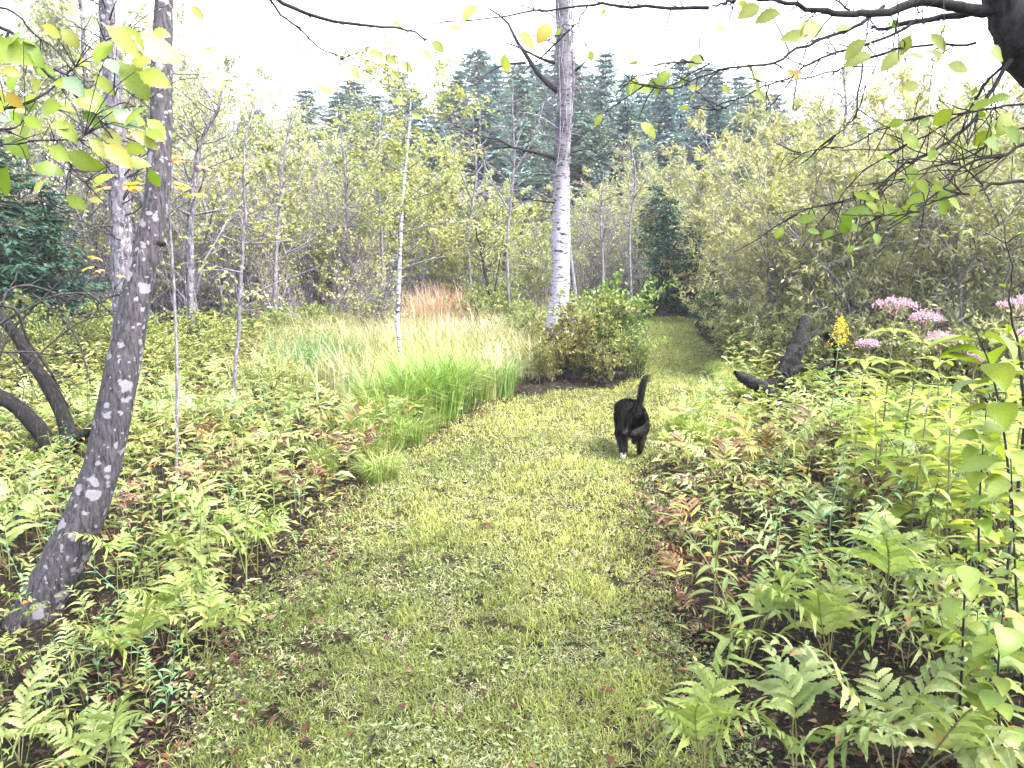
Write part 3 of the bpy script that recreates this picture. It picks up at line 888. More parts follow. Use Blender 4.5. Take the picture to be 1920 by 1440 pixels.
def sapling(name, pts, Y, wpx, mat, label, n_br=14, leaves=0, lsz=0.06, bl=0.5, seed=0, tint=None, lcol=(YEL0, YEL1), low=0.3, forks=()):
    g = np.random.default_rng(seed)
    P = px_line(pts, [Y] * len(pts), 26)
    wob_ = np.cumsum(g.normal(0, .011, (26, 2)), 0) * np.linspace(0, 1, 26)[:, None]
    P[:, :2] += wob_ - wob_[-1] * np.linspace(0, .6, 26)[:, None]
    base = P[0].copy(); base[2] = float(ground_z(base[0], base[1])) - 0.02
    P[0] = base
    root = empty(name, base)
    rr = resample_w(wpx, 26) / 2 * depth(P) / FPX * .85
    link('trunk', trunk_mesh(P - base, rr, 8, mat, 'sapling_trunk', None if tint is None else resample_tint(tint, 26), seed=seed), root)
    mb, fo = MB(), MB()
    tips = []
    for f in forks:
        Q = px_line(f, [Y] * len(f), 8)
        mb.add(*tube(Q - base, np.linspace(0.011, 0.004, 8) * Y / 8.7, 5))
    for k in range(n_br):
        i = int(26 * g.uniform(low, 0.98)); b = P[min(i, 25)] - base
        az = g.uniform(0, 6.28); L = bl * g.uniform(.4, 1.1)
        d = norm(np.array([math.cos(az), math.sin(az), g.uniform(.1, 1.0)]))
        q = smooth_line([b, b + d * L * .5 + g.normal(0, .05 * L, 3), b + d * L + g.normal(0, .08 * L, 3)], 6)
        r = max(rr[min(i, 25)] * 0.4, 0.003)
        mb.add(*tube(q, np.linspace(r, r * .3, 6), 4)); tips.append(q)
        for m in range(3):
            t0 = q[g.integers(2, 6)]; dd = norm(d + g.normal(0, .6, 3)); l2 = L * g.uniform(.2, .45)
            q2 = np.linspace(t0, t0 + dd * l2, 4); mb.add(*tube(q2, np.linspace(r * .35, r * .2, 4), 3)); tips.append(q2)
    tag(link('branches', mb.mesh('sapling_branches', M_TWIG if mat == M_BIRCH else mat, True), root), kind='stuff')
    if leaves:
        PP = np.array([t_[g.integers(1, len(t_))] for t_ in (tips[j] for j in g.integers(0, len(tips), leaves))]) + g.normal(0, .03, (leaves, 3))
        V, F = leaf_cards(PP, g.normal(0, 1, (leaves, 3)) * [1, 1, .4] + [0, 0, -.3], UP + g.normal(0, .4, (leaves, 3)), lsz * g.uniform(.6, 1.2, leaves), lsz * .6 * g.uniform(.7, 1.2, leaves))
        fo.add(V, F, rep(mixc(lcol[0], lcol[1], g.random(leaves)) * g.uniform(.8, 1.2, (leaves, 1)), 4))
        link('foliage', fo.mesh('sapling_foliage', M_LEAF), root)
    return tag(root, label, 'tree')


def resample_tint(t, n):
    t = np.asarray(t, float)
    q = np.linspace(0, 1, len(t))
    return np.stack([np.interp(np.linspace(0, 1, n), q, t[:, i]) for i in range(3)], 1)


WHT, BLK = (1, 1, 1.05), (0.12, 0.11, 0.12)
sapling('white_sapling', [(757, 725), (750, 660), (745, 590), (748, 500), (752, 400), (760, 300), (768, 200), (772, 130)], 8.8, [10, 10, 9, 9, 8, 6, 4, 2], M_BIRCH,
        'slender white birch sapling rising from the tall grass left of the path', 34, 2400, .06, .85, 21, [BLK, WHT, WHT, WHT, WHT, WHT, WHT, WHT], low=.45, forks=[[(746, 600), (737, 560), (735, 530)], [(747, 600), (753, 570), (754, 545)], [(752, 505), (800, 488), (850, 478)]])
sapling('thin_sapling', [(437, 775), (446, 660), (455, 560), (462, 430), (465, 300), (470, 170)], 6.4, [7, 8, 8, 7, 5, 3], M_TWIG, 'thin grey sapling right of the lichened leaning trunk', 26, 330, .06, .5, 22,
        forks=[[(452, 600), (440, 520), (440, 470)], [(455, 560), (520, 530), (600, 500)]], low=.35)
sapling('pale_sapling', [(1131, 580), (1130, 480), (1128, 400), (1130, 320)], 14.5, [7, 6, 5, 2], M_TWIG, 'pale thin sapling between the birch and the path end', 40, 240, .06, .6, 23, low=.35)
sapling('dark_sapling', [(1925, 800), (1905, 660), (1890, 520), (1880, 400)], 3.6, [8, 6, 4, 1], M_TWIG_DARK, 'thin dark sapling stem at the right edge before the pink flowers', 6, 24, .06, .4, 24, lcol=(LIME[0], LIME[1]))
sapling('tall_sapling', [(1590, 640), (1588, 420), (1585, 260), (1582, 120)], 9.6, [10, 9, 7, 3], M_TWIG, 'tall grey sapling rising above the olive willows on the right', 40, 160, .06, .8, 25, low=.6, lcol=(OLIVE0, OLIVE1))
sapling('mid_sapling', [(925, 590), (915, 530), (905, 480), (890, 430)], 13.5, [8, 7, 5, 3], M_TWIG_DARK, 'dark stemmed leafy sapling left of the birch at the meadow edge', 16, 380, .07, .8, 26, forks=[[(925, 590), (880, 560), (830, 510), (800, 495)], [(922, 580), (935, 500), (945, 440)]])
sapling('bent_sapling', [(358, 560), (356, 470), (362, 360), (380, 270), (415, 200), (420, 150)], 11.0, [18, 17, 14, 10, 7, 4], M_BARK_GREY, 'crooked grey sapling trunk behind the thin sapling at left', 30, 420, .06, .8, 27)
sapling('far_left_sapling', [(160, 520), (158, 350), (156, 160), (150, 0)], 13.0, [14, 13, 11, 8], M_BARK_GREY, 'pale straight trunk in the thicket farthest left', 36, 500, .07, 1.2, 28)
sapling('leaf_speckled_sapling', [(620, 580), (640, 480), (650, 380), (640, 240)], 14.4, [12, 10, 8, 4], M_TWIG, 'grey sapling leaning in the twiggy thicket left of the white sapling', 36, 460, .06, .9, 29)
sapling('forked_sapling', [(515, 560), (520, 440), (530, 330), (545, 210)], 12.5, [10, 8, 6, 3], M_TWIG, 'slim grey sapling between the thin sapling and the meadow', 34, 480, .06, .8, 30)

sapling('bare_sapling', [(955, 575), (950, 450), (962, 320), (958, 175)], 13.4, [7, 6, 5, 2], M_TWIG, 'bare pale sapling veiling the spruces just left of the birch', 44, 120, .05, .9, 31, low=.45, forks=[[(957, 400), (905, 300), (900, 200)], [(960, 330), (1000, 260), (1020, 190)]])
sapling('bare_sapling', [(885, 575), (880, 450), (892, 330), (885, 215)], 14.6, [7, 6, 5, 2], M_TWIG, 'bare sapling with arching twigs between the white sapling and the birch', 44, 200, .05, .9, 32, low=.45, forks=[[(888, 380), (850, 290), (830, 240)]])
sapling('bare_sapling', [(1185, 585), (1180, 450), (1190, 340), (1180, 250)], 15.4, [7, 6, 5, 2], M_TWIG, 'bare sapling over the left side of the path end', 40, 260, .06, .9, 33, low=.4)
sapling('leafy_sapling', [(720, 575), (715, 450), (708, 330), (712, 190)], 14.2, [8, 7, 5, 2], M_TWIG, 'leafy grey sapling behind the white sapling', 40, 1500, .06, 1.0, 34, low=.35)

# dark lichened tree behind the leaning trunk
pts = [(236, 620), (232, 520), (226, 420), (222, 330), (214, 200), (202, 60), (198, -60), (196, -200)]
P = px_line(pts, [8.4] * 8, 30)
Rd = resample_w([44, 40, 38, 36, 32, 28, 26, 22], 30) / 2 * depth(P) / FPX
base = P[0].copy(); base[2] = float(ground_z(base[0], base[1])) - .03
P = np.vstack([base, P]); Rd = np.concatenate([[Rd[0] * 1.15], Rd])
t2 = empty('rough_barked_tree', base)
link('trunk', trunk_mesh(P - base, Rd, 14, M_BARK_GREY, 'rough_trunk', lump=0.07, seed=9), t2)
mb = MB()
for k in range(60):
    i = R.randrange(8, 30); b = P[i] - base; az = R.uniform(0, 6.28); L = R.uniform(.3, 1.3)
    d = norm(np.array([math.cos(az), math.sin(az), R.uniform(-.3, .8)]))
    mb.add(*tube(smooth_line([b, b + d * L * .5, b + d * L + [0, 0, R.uniform(-.2, .2)]], 5), np.linspace(.011, .003, 5), 4))
tag(link('twigs', mb.mesh('rough_twigs', M_TWIG_DARK, True), t2), kind='stuff')
crown_cloud(t2, P[-1] - base + [0, 0, .6], (1.5, 1.5, 1.1), 2200, .07, .045, YEL0, YEL1, 13)
tag(t2, 'rough dark-barked trunk standing behind the lichened leaning trunk', 'tree')

# ------------------------------------------------------------------ overhanging branches, top right
ROOT = np.array([2.45, 2.5, 0.0])
ovr = empty('overhanging_tree', ROOT)
tl = np.array([(2.45, 2.5, -.05), (2.4, 2.5, .8), (2.2, 2.5, 1.55), at(1965, 140, 2.5), at(1905, 60, 2.45), at(1872, -40, 2.45), at(1850, -200, 2.5)])
link('trunk', trunk_mesh(smooth_line(tl, 40) - ROOT, np.interp(np.linspace(0, 1, 40), [0, .3, .6, .75, 1], [.11, .085, .066, .055, .04]), 14, M_TWIG_DARK, 'overhanging_trunk', lump=.05, seed=4), ovr)
BR = [  # (pixel polyline, start depth, end depth, start width px)
    ([(1880, 22), (1800, 15), (1720, 6), (1650, 22), (1600, 28), (1540, 22), (1480, 8), (1400, -6)], 2.45, 2.2, 26),
    ([(1860, 26), (1790, 28), (1725, 40), (1660, 52), (1630, 52)], 2.5, 2.6, 18),
    ([(1660, 14), (1610, 45), (1560, 65), (1500, 92), (1450, 118), (1380, 125), (1320, 142), (1262, 165), (1180, 150)], 2.45, 2.1, 10),
    ([(1720, 40), (1660, 70), (1590, 92), (1540, 110), (1490, 140), (1440, 158), (1390, 185), (1345, 205)], 2.5, 2.3, 8),
    ([(1830, 82), (1760, 84), (1690, 92), (1610, 112), (1560, 132), (1480, 152), (1420, 150)], 2.5, 2.4, 7),
    ([(1910, 100), (1850, 155), (1815, 205), (1780, 225), (1700, 272), (1620, 320), (1575, 370)], 2.5, 2.5, 8),
    ([(1895, 112), (1860, 170), (1840, 205), (1810, 240), (1770, 270), (1720, 298), (1690, 312), (1640, 355), (1590, 372), (1500, 398), (1460, 425)], 2.45, 2.2, 11),
    ([(1930, 190), (1860, 205), (1790, 215), (1730, 220), (1660, 240), (1600, 270), (1550, 278)], 2.4, 2.4, 6),
    ([(1930, 262), (1890, 288), (1830, 300), (1790, 330), (1765, 355), (1700, 395), (1640, 405)], 2.3, 2.2, 9),
    ([(1930, 338), (1870, 345), (1825, 362), (1770, 370), (1720, 395), (1690, 402), (1580, 402)], 2.3, 2.1, 9),
    ([(1845, 350), (1815, 320), (1770, 305)], 2.3, 2.25, 5),
    ([(1930, 235), (1870, 255), (1835, 285), (1760, 310), (1690, 340), (1640, 370)], 2.6, 2.5, 6),
    ([(1620, 112), (1605, 215), (1590, 230), (1550, 275), (1480, 290)], 2.5, 2.45, 5),
    ([(1600, 30), (1575, 5), (1560, -30)], 2.4, 2.4, 7),
    ([(1880, -10), (1700, -40), (1500, -60)], 2.4, 2.0, 20),
    ([(1350, 125), (1310, 120), (1270, 118), (1225, 135)], 2.2, 2.1, 3),
    ([(1330, 12), (1250, 15), (1170, 12), (1110, 8), (1020, 20), (930, 32), (800, 48)], 2.6, 3.0, 10),
    ([(1400, -6), (1330, 12)], 2.3, 2.6, 11),
    ([(1100, 10), (1080, 45), (1060, 60), (1040, 80)], 2.75, 2.75, 4),
]
side_tw = MB()
tipsR = []
for pl_, y0, y1, w0 in BR:
    n = max(10, len(pl_) * 3)
    Q = px_line(pl_, list(np.linspace(y0, y1, len(pl_))), n) + rng.normal(0, .003, (n, 3))
    w0 = w0 * (.85 if w0 > 15 else .75)
    rr = np.linspace(w0, max(1.8, w0 * .25), n) / 2 * depth(Q) / FPX
    link('branch', MB().add(*tube(Q - ROOT, rr, 7)).mesh('overhanging_branch', M_TWIG_DARK, True), ovr)
    for k in range(int(n * 0.55)):
        i = R.randrange(2, n); d = norm(norm(Q[i] - Q[i - 1]) + rng.normal(0, .5, 3)); L = R.uniform(.04, .2)
        q = Q[i] - ROOT + np.linspace(0, 1, 4)[:, None] * d * L + rng.normal(0, .003, (4, 3))
        side_tw.add(*tube(q, np.linspace(.0022, .0012, 4), 4))
        tipsR.append((q[-1], d))
tag(link('twigs', side_tw.mesh('overhanging_twigs', M_TWIG_DARK, True), ovr), kind='stuff')
for (px, py, sz, tone) in [(1770, 370, .05, 0), (1740, 360, .055, 0), (1690, 250, .05, 0), (1700, 228, .035, 0), (1745, 232, .03, 0), (1710, 308, .05, 0), (1665, 392, .05, 0), (1640, 400, .05, 0), (1610, 395, .045, 0),
                           (1680, 380, .05, 0), (1648, 370, .035, 0), (1565, 430, .035, 0), (1530, 390, .04, 0), (1530, 408, .04, 0), (1600, 360, .035, 0), (1625, 358, .03, 0), (1720, 335, .04, 0), (1755, 280, .04, 0),
                           (1840, 265, .06, 0), (1880, 235, .05, 0), (1890, 210, .06, 0), (1870, 190, .05, 0), (1830, 250, .045, 0), (1900, 180, .05, 0), (1545, 45, .085, 1), (1515, 65, .06, 1), (1630, 70, .06, 1), (1690, 95, .06, 1), (1735, 95, .05, 1),
                           (1640, 100, .07, 1), (1685, 112, .055, 1), (1600, 50, .04, 1), (1740, 60, .05, 1), (1430, 10, .055, 1), (1470, 25, .055, 1), (1360, 55, .045, 1), (1325, 105, .04, 1), (1190, 140, .045, 0), (1185, 165, .045, 0), (1255, 130, .035, 0), (1240, 145, .04, 0),
                           (1245, 160, .035, 0), (1196, 228, .045, 0), (1400, 172, .045, 1), (1415, 150, .03, 1), (1350, 158, .03, 1), (1285, 165, .035, 1), (1470, 130, .04, 2), (945, 95, .05, 1), (1035, 42, .05, 2), (965, 60, .05, 1), (895, 5, .05, 1), (1850, 100, .06, 1), (1475, 140, .04, 3),
                           (1690, 385, .045, 0), (1715, 362, .05, 0), (1655, 385, .045, 0), (1625, 402, .05, 0), (1600, 410, .04, 0), (1755, 372, .05, 0), (1580, 420, .035, 0), (1620, 380, .035, 0), (1785, 345, .045, 0), (1810, 300, .045, 0), (1700, 330, .035, 0), (1860, 240, .05, 0), (1790, 200, .05, 0), (1730, 160, .045, 1), (1770, 120, .05, 1),
                           (1510, 430, .03, 0), (1470, 424, .035, 0), (1710, 60, .05, 1)]:
    Yd = R.uniform(2.15, 2.45) if px > 1300 else R.uniform(2.2, 2.6)
    p = at(px, py, Yd) - ROOT
    az = R.uniform(0, 6.28)
    col_ = {0: LIME[R.randrange(3)], 1: (0.22, 0.24, 0.06), 2: (0.32, 0.22, 0.03), 3: (0.4, 0.16, 0.03)}[tone]
    put_leaf(ovr, p, (math.cos(az), math.sin(az) * .5, R.uniform(-.8, .1)), (R.uniform(-.5, .5), -1.2, R.uniform(.2, .9)), sz * R.uniform(1.15, 1.4), col_, LEAF_BIG)
for q, d in R.sample(tipsR, 70):
    put_leaf(ovr, q, d + rng.normal(0, .4, 3) + [0, 0, -.25], UP + rng.normal(0, .4, 3), R.uniform(.022, .045), LIME[R.randrange(4)], LEAF_BIG)
add_stalks(ovr, M_TWIG_DARK)
crown_cloud(ovr, np.array([-.3, -1.3, 3.7]), (2.0, 1.5, .5), 9500, .07, .05, LIME[2], LIME[1], 15, clumps=120)  # unseen crown overhead, sized and placed to shade the near path
tag(ovr, 'dark branched tree leaning in at the upper right with sparse lime leaves', 'tree')

# ------------------------------------------------------------------ leafy branches, top left
ROOT = np.array([-2.25, 2.3, 0.0])
ovl = empty('leafy_tree', ROOT)
tl = np.array([(-2.25, 2.3, -.05), (-2.2, 2.3, 1.0), (-2.1, 2.25, 2.0), (-1.9, 2.2, 3.0)])
link('trunk', trunk_mesh(smooth_line(tl, 20) - ROOT, np.linspace(.05, .02, 20), 10, M_TWIG_DARK, 'leafy_trunk', seed=6), ovl)
BL = [([(-60, 40), (18, 58), (50, 95), (100, 150), (150, 185), (190, 230), (215, 262), (240, 265)], 2.2, 2.3, 8), ([(-60, 225), (0, 205), (60, 190), (105, 160), (140, 140)], 2.1, 2.3, 8),
      ([(-60, 285), (10, 272), (60, 265), (130, 262), (160, 255)], 2.0, 2.1, 5), ([(120, 290), (140, 320), (170, 355), (195, 378)], 2.1, 2.1, 4), ([(-40, 10), (20, 20), (60, 60), (110, 100), (190, 195), (235, 192)], 2.5, 2.6, 5),
      ([(18, 58), (8, 80), (-10, 110)], 2.2, 2.2, 6), ([(200, 130), (190, 95), (210, 70), (235, 60)], 2.4, 2.4, 4), ([(280, 185), (250, 155), (235, 140), (180, 80)], 2.4, 2.4, 4), ([(-40, 240), (20, 240), (45, 225)], 2.0, 2.05, 6),
      ([(100, 130), (125, 140), (140, 125)], 2.25, 2.25, 5), ([(500, -20), (520, 20), (560, 55), (600, 90), (640, 110)], 2.4, 2.6, 5), ([(470, -30), (540, 10), (620, 38), (700, 48), (760, 55), (800, 75)], 2.3, 2.5, 9)]
tw = MB()
for pl_, y0, y1, w0 in BL:
    n = max(10, len(pl_) * 3)
    Q = px_line(pl_, list(np.linspace(y0, y1, len(pl_))), n) + rng.normal(0, .002, (n, 3))
    rr = np.linspace(w0, max(2, w0 * .3), n) / 2 * depth(Q) / FPX
    link('branch', MB().add(*tube(Q - ROOT, rr, 7)).mesh('leafy_branch', M_TWIG_DARK, True), ovl)
    for k in range(5):
        i = R.randrange(2, n); d = norm(norm(Q[i] - Q[i - 1]) + rng.normal(0, .6, 3)); L = R.uniform(.03, .1)
        tw.add(*tube(Q[i] - ROOT + np.linspace(0, 1, 3)[:, None] * d * L, np.array([.0018, .0014, .001]), 4))
# the limb that carries the far strands runs overhead from the trunk
Q = smooth_line([(-1.9, 2.2, 3.0), (-1.5, 2.25, 3.15), at(470, -120, 2.3), at(480, -30, 2.3), at(500, -18, 2.35)], 16)
link('branch', MB().add(*tube(Q - ROOT, np.linspace(.016, .007, 16), 7)).mesh('leafy_branch', M_TWIG_DARK, True), ovl)
tag(link('twigs', tw.mesh('leafy_twigs', M_TWIG_DARK, True), ovl), kind='stuff')
for (px, py, sz, tone) in [(35, 85, .1, 0), (8, 95, .09, 0), (130, 60, .06, 1), (225, 60, .1, 0), (270, 85, .12, 0), (250, 60, .1, 0), (255, 130, .11, 0), (205, 130, .07, 2), (120, 165, .075, 0), (90, 195, .06, 0), (10, 165, .07, 3), (28, 180, .06, 3),
                           (15, 140, .05, 0), (140, 155, .07, 2), (175, 180, .08, 0), (210, 210, .07, 2), (85, 235, .07, 0), (125, 235, .06, 0), (112, 285, .065, 0), (150, 295, .08, 0), (45, 235, .06, 0), (25, 265, .075, 0), (45, 320, .09, 0),
                           (78, 325, .07, 0), (60, 225, .05, 0), (190, 270, .085, 1), (220, 280, .08, 3), (250, 285, .07, 0), (230, 215, .07, 2), (265, 255, .07, 0), (215, 250, .08, 1), (140, 375, .055, 0), (175, 380, .04, 1), (170, 215, .06, 0), (155, 240, .05, 0),
                           (60, 150, .04, 0), (5, 230, .05, 2), (285, 150, .09, 0), (195, 150, .06, 0), (405, 155, .06, 1), (500, 172, .045, 1), (562, 92, .05, 1), (610, 172, .04, 0), (745, 45, .05, 1), (730, 110, .05, 1), (765, 120, .05, 1), (800, 100, .05, 1),
                           (780, 170, .05, 1), (745, 195, .045, 0), (780, 220, .045, 0), (740, 140, .04, 1), (700, 105, .05, 1), (660, 130, .045, 1), (820, 85, .05, 1), (850, 60, .05, 1), (600, 165, .04, 1), (300, 70, .06, 1), (370, 15, .05, 1), (130, 15, .05, 1)]:
    Yd = R.uniform(1.95, 2.3) if px < 300 else R.uniform(2.3, 2.7)
    p = at(px, py, Yd) - ROOT
    az = R.uniform(-.6, 1.0) if R.random() < .7 else R.uniform(0, 6.28)
    col_ = {0: LIME[R.randrange(4)], 1: (0.24, 0.25, 0.07), 2: (0.13, 0.2, 0.12), 3: (0.36, 0.24, 0.03)}[tone]
    sz *= 1.15; col_ = tuple(.8 * q_ for q_ in col_)
    put_leaf(ovl, p - np.array([sz * .4, 0, -sz * .2]), (math.cos(az), math.sin(az) * .5, R.uniform(-1.0, .0)), (R.uniform(-.5, .5), -1.0, R.uniform(.3, 1.0)), sz * R.uniform(.75, 1.0), col_, LEAF_BIG)
for k in range(34):
    p = at(R.uniform(-30, 300), R.uniform(40, 340), R.uniform(2.0, 2.7)) - ROOT
    az = R.uniform(0, 6.28)
    put_leaf(ovl, p, (math.cos(az), math.sin(az) * .5, R.uniform(-1.0, 0.2)), (R.uniform(-.6, .6), -1.0, R.uniform(.2, 1.2)), R.uniform(.05, .085), LIME[R.randrange(4)], LEAF_BIG)
add_stalks(ovl, M_TWIG_DARK)
crown_cloud(ovl, np.array([0.3, -.9, 3.7]), (1.3, 1.5, .5), 2600, .08, .055, LIME[2], LIME[1], 16)
tag(ovl, 'leafy young tree reaching in at the upper left with big toothed lime leaves', 'tree')

# orange leaved maple sapling beside the leaning trunk
LEAF_MAPLE = []
for k in range(2):
    g = np.random.default_rng(k)
    an = np.linspace(-2.6, 2.6, 23)
    lob = np.array([.35, .5, .42, .62, .5, .45, .8, .62, .5, .6, .8, 1.0, .8, .6, .5, .62, .8, .45, .5, .62, .42, .5, .35])
    V = np.concatenate([[[0, 0, 0]], np.stack([np.cos(an) * lob * .7 + .3, np.sin(an) * lob * .75, -.2 * lob ** 2 + .06 * np.sin(an * 5)], 1)])
    V[0] = (.3, 0, 0.03)
    F = np.array([[0, i, i + 1] for i in range(1, 23)])
    LEAF_MAPLE.append(MB().add(V, F).mesh('maple_leaf', M_LEAF, True))
ROOT = grd(330, 900); ROOT[2] = 0
mp_ = empty('maple_sapling', ROOT)
Yo = float(ROOT[1])
P = px_line([(330, 905), (332, 700), (325, 520), (318, 400), (322, 320), (330, 290)], [Yo] * 6, 16)
link('trunk', MB().add(*tube(P - ROOT, np.linspace(.012, .004, 16), 6)).mesh('maple_stem', M_TWIG, True), mp_)
for pl_ in ([(320, 345), (280, 345), (240, 348), (205, 350)], [(322, 330), (350, 345), (362, 342)], [(326, 300), (350, 298), (390, 310)], [(318, 400), (350, 380), (385, 362)], [(320, 360), (280, 330), (250, 312)]):
    Q = px_line(pl_, [Yo] * len(pl_), 6)
    link('branch', MB().add(*tube(Q - ROOT, np.linspace(.005, .002, 6), 5)).mesh('maple_twig', M_TWIG, True), mp_)
for px, py, sz, tone in [(222, 350, .15, 1), (250, 352, .12, 1), (262, 340, .14, 2), (275, 350, .12, 2), (335, 340, .15, 2), (345, 350, .1, 2), (335, 298, .13, 1), (378, 310, .12, 1), (355, 362, .1, 0), (380, 362, .12, 0), (250, 308, .1, 1), (205, 505, .1, 1), (175, 480, .12, 2), (185, 500, .1, 2), (225, 515, .1, 1), (240, 300, .1, 2), (345, 292, .1, 2)]:
    col_ = [(0.25, 0.28, 0.04), (0.5, 0.2, 0.08), (0.48, 0.27, 0.04)][tone]
    a = R.uniform(0, 6.28)
    put_leaf(mp_, at(px, py, Yo - .05) - ROOT - np.array([sz * .3, 0, 0]), (math.cos(a), math.sin(a), -.15), (0, -.1, 1), sz * .8, col_, LEAF_MAPLE)
tag(mp_, 'small maple with flat orange and yellow leaves behind the leaning trunk', 'tree')

# ------------------------------------------------------------------ dark many-stemmed dead shrub at left edge
ROOT = grd(95, 870); ROOT[2] = 0
Yo = float(ROOT[1])
ds = empty('bare_shrub', ROOT)
for pl_, w0, w1, yy in [([(95, 880), (98, 845), (60, 790), (20, 755), (-40, 720)], 40, 22, 0), ([(130, 850), (125, 800), (95, 730), (60, 680), (25, 620), (-30, 560)], 32, 18, .15), ([(100, 860), (150, 820), (185, 795), (215, 775)], 26, 10, -.1), ([(20, 890), (0, 850), (-40, 810)], 26, 20, -.2),
                        ([(75, 870), (60, 850), (20, 850)], 14, 10, -.2)]:
    Q = px_line(pl_, [Yo + yy * i / 3 for i in range(len(pl_))], 16)
    link('stem', trunk_mesh(Q - ROOT, np.linspace(w0, w1, 16) / 2 * depth(Q) / FPX, 9, M_DEADWOOD, 'bare_stem', lump=.08, seed=w0), ds)
mb = MB()
for pl_, w0 in [([(-30, 630), (10, 600), (50, 580), (100, 555), (160, 550), (185, 565), (220, 600)], 6), ([(5, 570), (15, 545), (50, 535), (90, 545), (120, 560)], 6), ([(-20, 570), (30, 580), (45, 620), (60, 650), (90, 690), (115, 740), (130, 765)], 7), ([(190, 565), (210, 555), (250, 550)], 6),
                ([(10, 660), (60, 660), (100, 665), (150, 660)], 5), ([(-10, 700), (10, 640), (40, 600), (110, 530)], 5), ([(50, 690), (100, 640), (160, 600), (240, 585)], 4), ([(-20, 720), (5, 660), (50, 700)], 5), ([(60, 550), (120, 600), (150, 650), (170, 720)], 4)]:
    Q = px_line(pl_, list(Yo - .1 + .06 * np.arange(len(pl_))), 14)
    link('twig', MB().add(*tube(Q - ROOT, np.linspace(w0, w0 * .5, 14) / 2 * depth(Q) / FPX, 5)).mesh('bare_twig', M_TWIG_DARK, True), ds)
    for k in range(6):
        i = R.randrange(2, 13); d = norm(norm(Q[i] - Q[i - 1]) + rng.normal(0, .6, 3)); L = R.uniform(.1, .4)
        mb.add(*tube(Q[i] - ROOT + np.linspace(0, 1, 4)[:, None] * d * L + rng.normal(0, .01, (4, 3)), np.linspace(.004, .002, 4), 4))
tag(link('twigs', mb.mesh('bare_twigs', M_TWIG_DARK, True), ds), kind='stuff')
tag(ds, 'bare dark many-stemmed shrub with curving twigs at the left edge', 'shrub')

# ------------------------------------------------------------------ leaning dead snag at right
ROOT = grd(1415, 775); ROOT[2] = 0
Yo = float(ROOT[1])
sn = empty('dead_snag', ROOT)
for nm, pl_, w, yy in [('trunk', [(1408, 790), (1440, 745), (1470, 700), (1495, 650), (1512, 595)], [52, 44, 34, 30, 18], .5), ('branch', [(1445, 745), (1425, 725), (1400, 712), (1378, 698)], [28, 24, 20, 9], -.3),
                       ('branch', [(1472, 705), (1500, 690), (1530, 690), (1560, 680)], [14, 10, 8, 5], .1), ('branch', [(1480, 690), (1490, 730), (1505, 755)], [8, 6, 4], -.1), ('branch', [(1550, 630), (1570, 655), (1560, 720)], [16, 14, 8], .3),
                       ('branch', [(1500, 655), (1530, 620), (1545, 600)], [9, 6, 3], .2), ('branch', [(1470, 740), (1475, 765), (1485, 790)], [8, 6, 4], .0)]:
    n = 34
    Q = px_line(pl_, [Yo + yy * i / (len(pl_) - 1) for i in range(len(pl_))], n)
    if nm == 'trunk':
        Q[0, 2] = -.05
    link(nm, trunk_mesh(Q - ROOT, resample_w(w, n) / 2 * depth(Q) / FPX, 14, M_DEADWOOD, 'snag_' + nm, lump=.24, seed=int(w[0])), sn)
tag(sn, 'broken leaning dead snag with a forked base right of the path', 'snag')


